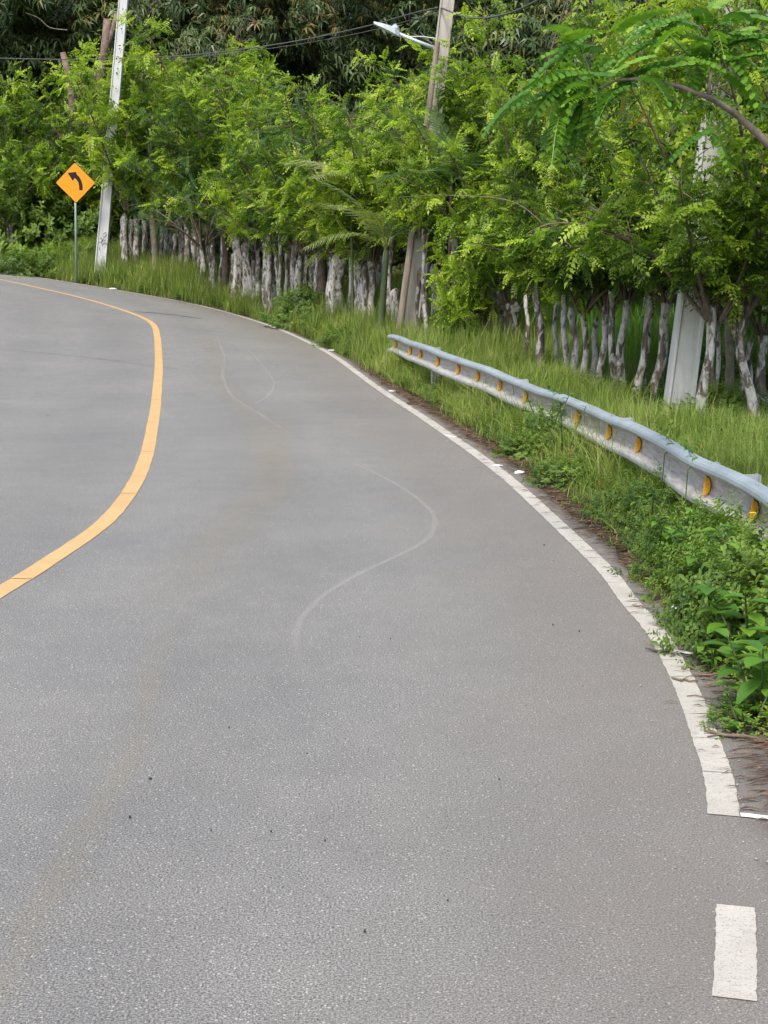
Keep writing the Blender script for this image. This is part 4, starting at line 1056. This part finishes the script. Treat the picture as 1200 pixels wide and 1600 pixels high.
props(link('grit', np_mesh('grit', V, [Fc], [M['stone']], attr=A)), 'scattered pale grit along the edge line', 'gravel', kind='stuff')

V = []; Fc = []; g = np.random.default_rng(31)
for px, py, r in [(562, 997, .012), (235, 1219, .022), (203, 1279, .022), (424, 1302, .012), (570, 1458, .014), (358, 1139, .01), (75, 650, .03), (58, 615, .03), (850, 853, .02), (30, 645, .02), (508, 1316, .01), (905, 988, .014), (864, 978, .014), (610, 1000, .01), (330, 1300, .008), (700, 1410, .010), (780, 1220, .010), (480, 1180, .008)]:
    p = cast(px, py, zr); b = len(V); a0_ = g.uniform(-.3, .3)
    r *= .38; ring = [(math.cos(k*1.0472+a0_)*r*g.uniform(.7, 1.1), math.sin(k*1.0472)*r*g.uniform(.35, .6)) for k in range(6)]
    V += [(p.x+x, p.y+y, p.z+.004) for x, y in ring]+[(p.x+x*.5, p.y+y*.5, p.z+.012) for x, y in ring]
    for k in range(6): k2 = (k+1) % 6; Fc.append((b+k, b+k2, b+6+k2, b+6+k))
    Fc += [(b+6, b+7, b+8, b+9), (b+6, b+9, b+10, b+11)]
props(link('road_debris', np_mesh('road_debris', V, [np.array(Fc)], [M['slot']])), 'small dark bits of debris lying about on the asphalt', 'debris', kind='stuff')

# individual fallen twigs
tw = [((1008, 1018), (1052, 1022), .006, 'thick dark twig lying across the edge line beside the upper painted tick'), ((1050, 1064), (1090, 1068), .005, 'thin dark twig lying across the edge line below the upper painted tick'),
      ((1080, 1056), (1140, 1062), .005, 'dark twig on the shoulder at the right of the edge line'), ((1072, 1089), (1160, 1100), .003, 'long thin twig crossing the right half of the edge line'),
      ((1115, 1120), (1180, 1132), .006, 'dark brown twig in the debris on the shoulder'), ((1100, 1148), (1195, 1160), .007, 'thickest brown twig of the lowest debris bundle by the line'),
      ((1105, 1153), (1170, 1150), .004, 'paler twig crossing the lowest debris bundle'), ((1145, 1155), (1155, 1143), .004, 'short upright stub in the lowest debris bundle'), ((988, 948), (1015, 954), .004, 'small twig at the line beneath the crumpled plastic')]
for (a, b_, r, lab) in tw:
    A_, B_ = cast(*a, zr), cast(*b_, zr); mb = MB(); rg = random.Random(a[0]); n = 7
    pts = []
    for k in range(n):
        p = A_.lerp(B_, k/(n-1))-A_; p.z += r+.004+abs(rg.gauss(0, .004)); p.y += rg.gauss(0, .012); pts.append(p)
    mb.tube(pts, [r*(.6+.5*math.sin(math.pi*(k+.5)/n)) for k in range(n)], 6)
    k = 3; mb.tube([pts[k], pts[k]+Vector((.06, rg.choice([-1, 1])*.05, .01))], [r*.5, r*.25], 5)
    o = mb.obj('fallen_twig', M['twig_dark'] if 'twig_dark' in M else M['twig'], None, True, A_); props(o, lab, 'twig', 'fallen twigs on the shoulder')

# litter
def crumple(px, py, size, label, seed, flat=.6):
    c0 = cast(px, py, ztf); g = np.random.default_rng(seed); mb = MB(); n, m_ = 9, 6; V = []; Fc = []
    for i in range(m_+1):
        th = math.pi*i/m_
        for k in range(n):
            a = 2*math.pi*k/n; r = size*(.65+.6*g.random())*max(.12, math.sin(th)); V.append((r*math.cos(a)*1.3, r*math.sin(a), size*flat*(math.cos(th)+1)*(.7+.5*g.random())))
    for i in range(m_):
        for k in range(n): Fc.append((i*n+k, (i+1)*n+k, (i+1)*n+(k+1) % n, i*n+(k+1) % n))
    mb.add(V, Fc); o = mb.obj('plastic_scrap', M['white_plastic'], None, False, c0); props(o, label, 'litter')
crumple(1056, 958, .034, 'crumpled bluish white plastic scrap at the weeds by the edge line', 1)
crumple(812, 741, .04, 'crumpled white plastic bag in the verge beside the rail middle', 2, .4)
crumple(1196, 846, .03, 'white scrap caught under the guardrail at the right edge', 3)
crumple(776, 728, .04, 'flat white scrap just outside the edge line near the bag', 4, .15)
crumple(612, 612, .05, 'pale flat scrap beside the edge line below the end of the rail', 5, .2)
crumple(518, 548, .05, 'tiny pale scrap beside the far edge line', 6, .2)
crumple(176, 452, .09, 'small white scrap on the road edge at the far left', 7, .2)

# ------------------------------------------------------------------ bushes
rgb = random.Random(8)
BL = [sprig(rgb, .22, 11, .10, .045, .8), sprig(rgb, .30, 13, .09, .04, .7), sprig(rgb, .16, 9, .11, .05, .6)]
def bush_mesh(seed, n, tpl, matn, vb=.5):
    g = np.random.default_rng(seed); d = g.normal(size=(n, 3)); d[:, 2] = np.abs(d[:, 2]); d /= np.linalg.norm(d, axis=1)[:, None]
    lump = 1+.22*np.sin(d[:, 0]*5+seed)*np.cos(d[:, 1]*4)+.15*np.sin(d[:, 2]*9+seed); r = g.uniform(.35, 1, n)**.5*lump
    P = d*r[:, None]*.8; U = d+np.array([0, 0, .5]); U += g.normal(0, .3, U.shape); Dd = g.normal(size=(n, 3)); S_ = np.cross(U, Dd); S_ /= np.linalg.norm(S_, axis=1)[:, None]; U /= np.linalg.norm(U, axis=1)[:, None]
    Mx = np.stack([np.cross(S_, U), S_, U], -1)*g.uniform(.6, 1.2, n)[:, None, None]
    v = vb+.18*np.sin(d[:, 0]*4+seed)+g.normal(0, .13, n)
    V, Fc, A = merge(tpl, g.integers(0, len(tpl), n), Mx, P, np.clip(v, 0, .95))
    return np_mesh('foliage', V, fix_tri(V, Fc), [M[matn]], attr=A)
BM = [bush_mesh(1, 420, BL, 'leaf_bush', .74), bush_mesh(2, 380, BL, 'leaf_bush', .64)]
def stems_mesh(seed):
    rg = random.Random(seed); mb = MB()
    for i in range(9):
        a = i*2.4; p = Vector((0, 0, -.05)); d = Vector((math.cos(a)*rg.uniform(.2, .8), math.sin(a)*rg.uniform(.2, .8), 1)).normalized(); mb.tube([p, p+d*.35, p+d*.7+Vector((0, 0, .08))], [.014, .01, .005], 5, .5, False)
    return mb.mesh('stems', M['greenstem'], True)
SM = stems_mesh(1)
def bush(px, py, Y, sc, label, k=0, flat=.8, name='bush', group='low bushes in the verge'):
    p = at(px, py, Y); e = empty(name, (p.x, Y, float(ztf(p.x, Y))-.03), label, 'bush', group)
    for nm, me in (('stems', SM), ('foliage', BM[k])):
        o = link(nm, me, e); o.scale = (sc, sc, sc*flat); o.rotation_euler = (0, 0, RND.uniform(0, 6))
for a in [(486, 480, 35.4, 1.15, 'largest leafy bush at the far road edge', 0, .95), (440, 470, 38.6, .85, 'rounded bush left of the largest verge bush', 1, .8), (545, 520, 30.2, .75, 'small bush right of the largest verge bush', 1, .7),
          (400, 465, 39.8, .6, 'far small bush in the tall grass second left of the largest bush', 0, .7), (30, 395, 46, 1.2, 'dark bushy clump at the left edge below the sign', 1, .9), (70, 395, 46.5, 1.1, 'leafy clump just left of the sign post', 0, .9),
          (140, 400, 47, 1.1, 'leafy clump between the sign post and the white pole', 1, .9), (712, 470, 28.2, .42, 'leafy shrub beside the trunk right of the middle pole', 0, 1.6), (1130, 640, 17.0, .5, 'bush at the foot of the brown trunk by the right edge', 0, 1.0),
          (1185, 600, 19.5, .8, 'dense shrub behind the trunks at the right edge', 1, 1.3), (1110, 560, 21, .8, 'dense shrub between the concrete pole and the right edge', 0, 1.2), (590, 380, 34, .5, 'leafy shrub growing beside the palm stem', 0, 1.0),
          (1185, 960, 6.9, .38, 'thick leafy clump under the tallest broad-leaved plant', 0, .8), (1138, 900, 7.9, .36, 'leafy clump in the verge below the nearest amber reflector', 1, .8), (1190, 1060, 6.1, .34, 'leafy clump at the right edge beside the debris', 0, .7),
          (1088, 860, 8.8, .36, 'leafy clump in the verge below the rail, second from the right', 0, .75), (1040, 820, 9.9, .36, 'leafy clump in the verge below the rail, third from the right', 1, .75), (1150, 820, 8.3, .52, 'tall leafy clump leaning on the rail near the right edge', 0, 1.15), (1195, 850, 7.7, .56, 'tallest leafy clump in front of the rail at the right edge', 1, 1.15), (1085, 800, 9.2, .44, 'leafy clump leaning on the rail below the nearest pair of slots', 1, 1.1),
          (1030, 760, 10.6, .40, 'leafy clump hiding the lower rail right of three reflectors', 0, 1.1), (862, 660, 14.9, .46, 'leafy clump rising over the lower rail in its middle', 1, 1.15), (1240, 860, 7.2, .6, 'leafy clump just beyond the right edge at the rail', 0, 1.1),
          (972, 780, 11.2, .34, 'leafy clump in the verge below the rail, fourth from the right', 0, .7),
          (890, 730, 12.7, .40, 'leafy clump in the verge below the rail, fifth from the right', 1, .7), (1185, 880, 7.5, .5, 'leafy clump half covering the rail at the right edge', 1, .9), (830, 690, 14.5, .40, 'leafy clump in the verge below the rail, sixth from the right', 0, .7),
          (0, 300, 51, 2.6, 'big dark shrub at the left edge above the grass', 1, 1.2), (60, 300, 50, 2.4, 'big dark shrub behind the curve sign', 0, 1.2), (135, 300, 50.5, 2.3, 'big dark shrub behind the white pole foot', 1, 1.2)]:
    bush(*a)

# ------------------------------------------------------------------ broad-leaved plants in the right foreground
def big_leaf(mb, p, d, L, W, val, droop=.3):
    d = d.normalized(); s_ = Vector((0, 0, 1)).cross(d)
    if s_.length < .1: s_ = Vector((1, 0, 0))
    s_.normalize(); u = d.cross(s_); n = 5; V = []; Fc = []
    prof = [.12, .75, 1.0, .72, .02]
    for i in range(n):
        t = i/(n-1); c = p+d*L*t-Vector((0, 0, 1))*droop*L*t*t
        w_ = W/2*prof[i]; V += [c-s_*w_+u*w_*.35, c, c+s_*w_+u*w_*.35]
    for i in range(n-1):
        for k in range(2): Fc.append((i*3+k, i*3+k+1, (i+1)*3+k+1, (i+1)*3+k))
    mb.add(V, Fc, val)
def plant(px, py, Y, h, nl, L, W, label, seed, name='broadleaf_plant', nst=3, group=None):
    rg = random.Random(seed); p = at(px, py, Y); z = float(ztf(p.x, Y)); e = empty(name, (p.x, Y, z), label, 'plant', group)
    st_ = MB(); nleaf = 0
    for k in range(nst):
        a = k*2.1+rg.random(); top = Vector((math.cos(a)*h*.4, math.sin(a)*h*.4, h*rg.uniform(.75, 1.05))); pts = [Vector((0, 0, -.03)).lerp(top, t)+Vector((0, 0, .1*math.sin(t*3.1)*h)) for t in (0, .25, .5, .75, 1)]
        st_.tube(pts, [.009, .008, .007, .005, .003], 5, .5, False)
        for j in range(nl):
            t = .15+.85*(j+.5)/nl; q = pts[min(3, int(t*4))].lerp(pts[min(3, int(t*4))+1], t*4-min(3, int(t*4))); a2 = j*2.4+rg.uniform(-.5, .5)
            d = Vector((math.cos(a2), math.sin(a2), rg.uniform(.0, .7))); lb = MB()
            big_leaf(lb, q, d, L*rg.uniform(.7, 1.15), W*rg.uniform(.8, 1.1), min(.88, max(0, rg.gauss(.5, .2))), rg.uniform(.1, .5))
            lb.obj('leaf', M['leaf_big'], e, True); nleaf += 1
    st_.obj('stem', M['greenstem'], e, True)
for a in [(1175, 950, 6.9, .55, 16, .15, .085, 'tall broad-leaved plant at the right edge under the guardrail', 1), (1195, 1010, 6.2, .42, 15, .17, .08, 'plant with long pointed bright leaves at the right edge', 2),
          (1140, 900, 7.7, .5, 15, .12, .07, 'broad-leaved plant just left of the tallest one', 3), (1095, 860, 8.4, .45, 15, .10, .065, 'bushy plant in front of the amber reflector nearest the right', 4),
          (1060, 830, 9.0, .45, 15, .085, .05, 'leafy plant left of the nearest amber reflector', 5), (1190, 880, 7.4, .62, 14, .11, .06, 'plant with a yellow flower reaching over the rail', 6),
          (1015, 800, 10.2, .40, 9, .07, .04, 'small-leaved plant climbing at the rail under three reflectors', 7), (1170, 1080, 6.0, .25, 8, .07, .04, 'low leafy plant at the end of the debris', 8),
          (1120, 1000, 6.9, .22, 8, .06, .045, 'low weed rosette between the debris and the plastic scrap', 9), (1072, 935, 8.0, .16, 8, .05, .04, 'light green creeping weed next to the plastic scrap', 10),
          (880, 690, 13.6, .62, 10, .07, .04, 'vine-like weed growing up over the middle of the rail', 11), (855, 680, 14.3, .66, 9, .07, .04, 'second leafy weed hiding the rail left of the first', 12)]:
    plant(*a)
f0 = at(1176, 803, 7.3); mb = MB()
for k in range(6):
    a = k*math.pi/3; big_leaf(mb, Vector((0, 0, 0)), Vector((math.cos(a), math.sin(a)*.6, .4)), .022, .018, .5, .2)
o = mb.obj('flower', M['petal'], None, False, f0); props(o, 'small yellow flower above the rail at the right edge', 'flower')
# vine sprigs lying on the rail
for px, n, lab in ((1075, 12, 'leafy vine sprig draped over the rail top near the right'), (862, 16, 'leafy vine tangle over the rail top in the middle'), (1040, 4, 'single round-leaved vine tip on the rail top')):
    s = rail_s_for_px(px, 0); p0, t0, n0 = rail_at(s); o0 = Vector(p0)+Vector((0, 0, .165)); e = empty('vine', o0, lab, 'vine'); rg = random.Random(px); sb = MB()
    pts = [Vector(rail_at(s+dd)[0])+Vector(n0)*(.03+.03*math.sin(dd*9))+Vector((0, 0, .165+.02*math.sin(dd*12)))-o0 for dd in np.linspace(-.3, .3, 9)]
    pts = pts+[pts[-1]+Vector(n0)*.06+Vector((0, 0, -.08)), pts[-1]+Vector(n0)*.07+Vector((0, 0, -.3))]
    sb.tube(pts, .004, 4, .5, False); sb.obj('stem', M['greenstem'], e)
    for k in range(n):
        q = pts[rg.randrange(len(pts))]; lb = MB(); big_leaf(lb, q, Vector((rg.uniform(-1, 1), rg.uniform(-1, 1), rg.uniform(-.1, .6))), rg.uniform(.05, .08), .035, rg.uniform(.1, .6)); lb.obj('leaf', M['leaf_big'], e, True)

# ------------------------------------------------------------------ bright sapling, palms
e = empty('sapling', (at(714, 500, 26.3).x, 26.3, float(ztf(at(714, 500, 26.3).x, 26.3))), 'bright yellow-green sapling right of the middle pole', 'sapling')
cm, bm = make_crown(41, 9, 1.2, .5, 9, PIN, vbase=.88, leafstep=.06); link('branches', bm, e, (0, 0, .35)); o = link('crown', cm, e, (0, 0, .35)); o.scale = (.75, .75, 1.15)
mb = MB(); mb.tube([(0, 0, 0), (0.02, 0, .5)], [.03, .02], 6); mb.obj('trunk', M['limb'], e)

def frond(seed, L, droop, nl=34, ll=.42, lw=.034, hang=.4):
    rg = random.Random(seed); V = []; Fc = []; A = []
    def pos(t): return np.array([L*t*(1-.12*droop*t), 0, L*(.25*t-droop*t*t)])
    for i in range(nl):
        t = .15+.85*i/nl; tan = pos(t+.01)-pos(t); tan /= np.linalg.norm(tan); l = ll*math.sin(math.pi*(.12+.80*t))**.6*rg.uniform(.85, 1.1)
        for sg in (-1, 1):
            d = tan*.55+np.array([0, sg*.8, .15])+rg.gauss(0, .05); d /= np.linalg.norm(d); s_ = np.cross(d, [0, 0, 1.]); s_ /= np.linalg.norm(s_)
            p = pos(t); m1 = p+d*l*.5-np.array([0, 0, hang*l*.2]); tip = p+d*l*.95-np.array([0, 0, hang*l]); b = len(V)
            V += [p-tan*lw*.3, p+tan*lw*.3, m1+tan*lw*.5, m1-tan*lw*.5, tip]; Fc += [(b, b+1, b+2, b+3), (b+3, b+2, b+4, b+4)]; A += [rg.uniform(.3, .7)]*5
    for t in np.linspace(0, .95, 12):
        a_, c_ = pos(t), pos(t+.08); b = len(V); w_ = .022*(1-t*.8); V += [a_+[0, w_, 0], a_-[0, w_, 0], c_-[0, w_, 0], c_+[0, w_, 0]]; Fc.append((b, b+1, b+2, b+3)); A += [.8]*4
    return np.array(V), np.array(Fc), np.array(A)
def palm(px, ptop, Y, label, fr, stem=True, tint=0, tr=.06, tm='greenstem'):
    top = at(px[0], ptop, Y); z = float(ztf(top.x, Y)); e = empty('palm', (at(px[1], 480, Y).x, Y, z), label, 'palm'); o0 = Vector(e.location)
    mb = MB(); n = 9; pts = [Vector((0, 0, -.05)).lerp(top-o0, k/(n-1)) for k in range(n)]; mb.tube(pts, [tr*(1.15-.5*k/n) for k in range(n)], 9); mb.obj('trunk', M[tm], e, True)
    for i, (az, L, dr, tilt, dv) in enumerate(fr):
        V, Fc, A = frond(i+int(px[0]), L, dr); me = np_mesh('frond', V, fix_tri(V, Fc), [M['palm']], attr=np.clip(A+dv+tint, 0, 1)); o = link('frond', me, e, top-o0); o.rotation_euler = (0, -tilt, az)
palm((604, 592), 390, 29.6, 'slender green-stemmed palm with pale drooping fronds left of the middle pole', [(3.3, 1.9, .45, 1.0, .25), (2.6, 1.8, .6, .9, .3), (.2, 1.5, .5, .9, .1), (1.2, 1.6, .5, .8, .1), (4.4, 1.7, .6, .8, .2), (5.3, 1.5, .5, 1.1, .0), (3.7, 1.8, .75, .5, .3)], tr=.075)
palm((548, 552), 300, 32.2, 'pale olive palm with upright comb-like fronds above the white stump', [(3.2, 1.6, .55, .7, .35), (2.7, 1.45, .65, .9, .35), (.3, 1.3, .55, .8, .2), (4.2, 1.5, .7, .6, .4), (5.4, 1.7, .6, .7, .3), (1.5, 1.5, .6, .8, .2)], tr=.03, tint=.05)
palm((705, 700), 290, 27.6, 'dark green palm just right of the middle pole with fronds fanned upwards', [(2.9, 1.6, .3, 1.1, -.2), (2.3, 1.5, .3, 1.3, -.1), (3.5, 1.5, .6, .4, -.4), (.4, 1.4, .5, .7, -.3), (4.5, 1.4, .6, .5, -.4), (5.6, 1.3, .5, .8, -.3), (1.4, 1.4, .4, 1.0, -.1)], tr=.035, tm='darkbark')
palm((1000, 1010), 75, 38, 'distant palm at the top right with arching fronds against the sky', [(3.0, 2.2, .5, .6, -.1), (.2, 2.2, .5, .6, -.1), (1.4, 2.0, .5, .8, -.1), (4.4, 2.2, .6, .5, -.1), (5.5, 2.1, .5, .8, 0), (2.3, 2.0, .4, 1.1, 0), (3.8, 2.0, .7, .3, 0)], tr=.12)

# ------------------------------------------------------------------ overhanging tree with large compound leaves (rooted right of the frame)
Yo = 9.4; root = Vector((3.7, Yo+.3, 0)); root.z = float(ztf(root.x, root.y))-.05
e = empty('overhanging_tree', root, 'young tree reaching in from the right with large glossy compound leaves', 'tree')
mb = MB(); fork = at(1290, 330, Yo)-root
mb.tube([(0, 0, 0), (.02, 0, .8), fork], [.07, .06, .045], 9); mb.obj('trunk', M['limb'], e, True)
limb1 = [fork]+[at(x, y, Yo+dy)-root for x, y, dy in ((1230, 255, 0), (1185, 210, 0), (1150, 178, 0), (1110, 153, -.1), (1060, 135, -.15), (1010, 122, -.2), (965, 125, -.2), (930, 140, -.2))]
limb2 = [at(1108, 152, Yo-.1)-root, at(1108, 130, Yo-.1)-root, at(1115, 95, Yo)-root, at(1130, 55, Yo)-root]
mb = MB(); mb.tube(limb1, [.036, .030, .024, .021, .017, .014, .011, .008, .005], 8); mb.obj('limb', M['limb'], e, True)
mb = MB(); mb.tube(limb2, [.013, .011, .008, .005], 7); mb.obj('limb', M['limb'], e, True)
def compound_leaf(seed, L, pairs=11, ll=.10, lw=.052, droop=.5):
    rg = random.Random(seed); V = []; Fc = []; A = []
    def pos(t): return np.array([L*t, 0, -droop*L*t*t])
    for i in range(pairs+1):
        t = .14+.86*i/pairs; sc = .75+.4*math.sin(math.pi*t)
        for sg in ((-1, 1) if i < pairs else (0,)):
            tan = pos(t+.01)-pos(t); tan /= np.linalg.norm(tan)
            d = (tan*.35+np.array([0, sg*.9, -.28+rg.uniform(-.1, .1)])) if sg else tan; d = d/np.linalg.norm(d)
            s_ = np.cross([0, 0, 1.], d); s_ /= np.linalg.norm(s_); u = np.cross(d, s_); b = len(V); p = pos(t); l, w_ = ll*sc, lw*sc
            V += [p, p+d*l*.3+s_*w_*.5+u*.1*w_, p+d*l*.8+s_*w_*.42, p+d*l-u*.1*l, p+d*l*.8-s_*w_*.42, p+d*l*.3-s_*w_*.5+u*.1*w_, p+d*l*.3-u*.02*l, p+d*l*.8-u*.05*l]
            Fc += [(b, b+1, b+2, b+6), (b+6, b+2, b+7, b+7), (b+2, b+3, b+7, b+7), (b, b+6, b+5, b+5), (b+6, b+7, b+4, b+5), (b+7, b+3, b+4, b+4)]; A += [.55+rg.gauss(0, .07)]*8
    for t in np.linspace(0, .9, 10):
        a_, c_ = pos(t), pos(t+.1); b = len(V); V += [a_+[0, .003, 0], a_-[0, .003, 0], c_-[0, .003, 0], c_+[0, .003, 0]]; Fc.append((b, b+1, b+2, b+3)); A += [.7]*4
    return np.array(V), np.array(Fc), np.array(A)
CL = [compound_leaf(i, L, p, droop=dr) for i, (L, p, dr) in enumerate([(.54, 11, .5), (.48, 10, .8), (.44, 9, 1.1)])]
CLM = {}
def cleaf(k, dv):
    key = (k, round(dv, 1))
    if key not in CLM: V, Fc, A = CL[k]; CLM[key] = np_mesh('leaf', V, fix_tri(V, Fc), [M['leaf_big']], attr=np.clip(A+dv, 0, .9))
    return CLM[key]
def put_leaf(p, d, k, dv, sc=1, parent=e):
    d = Vector(d).normalized(); s_ = Vector((0, 0, 1)).cross(d); s_ = s_.normalized() if s_.length > .05 else Vector((1, 0, 0)); u = d.cross(s_)
    o = link('leaf', cleaf(k, dv), parent, p); o.rotation_euler = Matrix((d, s_, u)).transposed().to_euler(); o.scale = (sc,)*3
rg = random.Random(77)
extra = [at(x, y, Yo+dy)-root for x, y, dy in ((905, 72, .1), (880, 112, -.1), (905, 168, -.2), (960, 62, .1), (1050, 60, -.1), (1090, 45, .1))]
for q_, f_ in zip(extra, (limb1[-1], limb1[-1], limb1[-2], limb1[-3], limb2[1], limb2[2])):
    mb = MB(); mb.tube([f_, f_.lerp(q_, .5)+Vector((0, 0, .02)), q_], [.006, .005, .003], 5, .5, False); mb.obj('limb', M['greenstem'], e, True)
tips = [(q_, 6, (-.8, 0, -.05)) for q_ in extra]+[(limb1[-1], 12, (-1, 0, 0)), (limb1[-2], 9, (-.7, 0, .3)), (limb1[-3], 5, (-.4, 0, .5)), (limb2[-1], 16, (0, 0, .5)), (limb2[-2], 12, (.3, 0, .3)), (limb1[3], 3, (.3, 0, .6))]
for tp, n, bias in tips:
    for i in range(n):
        a = i*2.4+rg.random(); d = Vector((math.cos(a), math.sin(a)*.8, rg.uniform(-.7, .75)))*.8+Vector(bias)*.7
        put_leaf(tp+Vector((rg.gauss(0, .07), rg.gauss(0, .06), rg.gauss(0, .06))), d, rg.randrange(3), rg.choice([-.3, -.1, 0, .1, .2, .3]), rg.uniform(.52, .75))
ym = np_mesh('leaf', CL[2][0], fix_tri(CL[2][0], CL[2][1]), [M['leaf_big']], attr=np.full(len(CL[2][0]), 1.0))
for x, y in ((985, 85), (975, 145), (1010, 165)):
    o = link('leaf', ym, e, at(x, y, Yo-.2)-root); o.scale = (.3, .3, .3); o.rotation_euler = (rg.random()*3, 1.2, rg.random()*6); o['label'] = 'withered yellow leaf'

# bare arching twigs among the fence trees
def bare(pxs, Y, r, lab):
    P = [at(x, y, Y) for x, y in pxs]; Q, _ = resample([tuple(p) for p in P], .08); o0 = Vector(tuple(Q[0])); mb = MB(); n = len(Q)
    mb.tube([Vector(tuple(q))-o0 for q in Q], [r*.62*(1-.7*k/n) for k in range(n)], 5, .5, False); o = mb.obj('bare_branch', M['limb'], None, True, o0); props(o, lab, 'branch', 'bare branches sticking out of the fence trees')
bare([(985, 418), (940, 385), (900, 345), (852, 318)], 18.5, .016, 'long pale bare branch slanting up left of the big concrete pole')
bare([(1125, 405), (1150, 405), (1180, 390), (1205, 366)], 16.8, .014, 'pale bare branch curling up at the right edge')
bare([(905, 395), (860, 360), (800, 315), (700, 305), (625, 308)], 19.5, .013, 'long arching bare branch reaching left to the middle pole')
bare([(1110, 335), (1080, 300), (1060, 260), (1040, 225)], 17.0, .016, 'dark bare branch crossing in front of the big concrete pole')
bare([(470, 350), (440, 325), (400, 295), (375, 275)], 38, .022, 'thin bare branch slanting over the middle of the far trees')
bare([(105, 47), (78, 43), (60, 28), (40, 20)], 50.5, .03, 'pale dead branch in the dark foliage at the upper left')
print('script done')
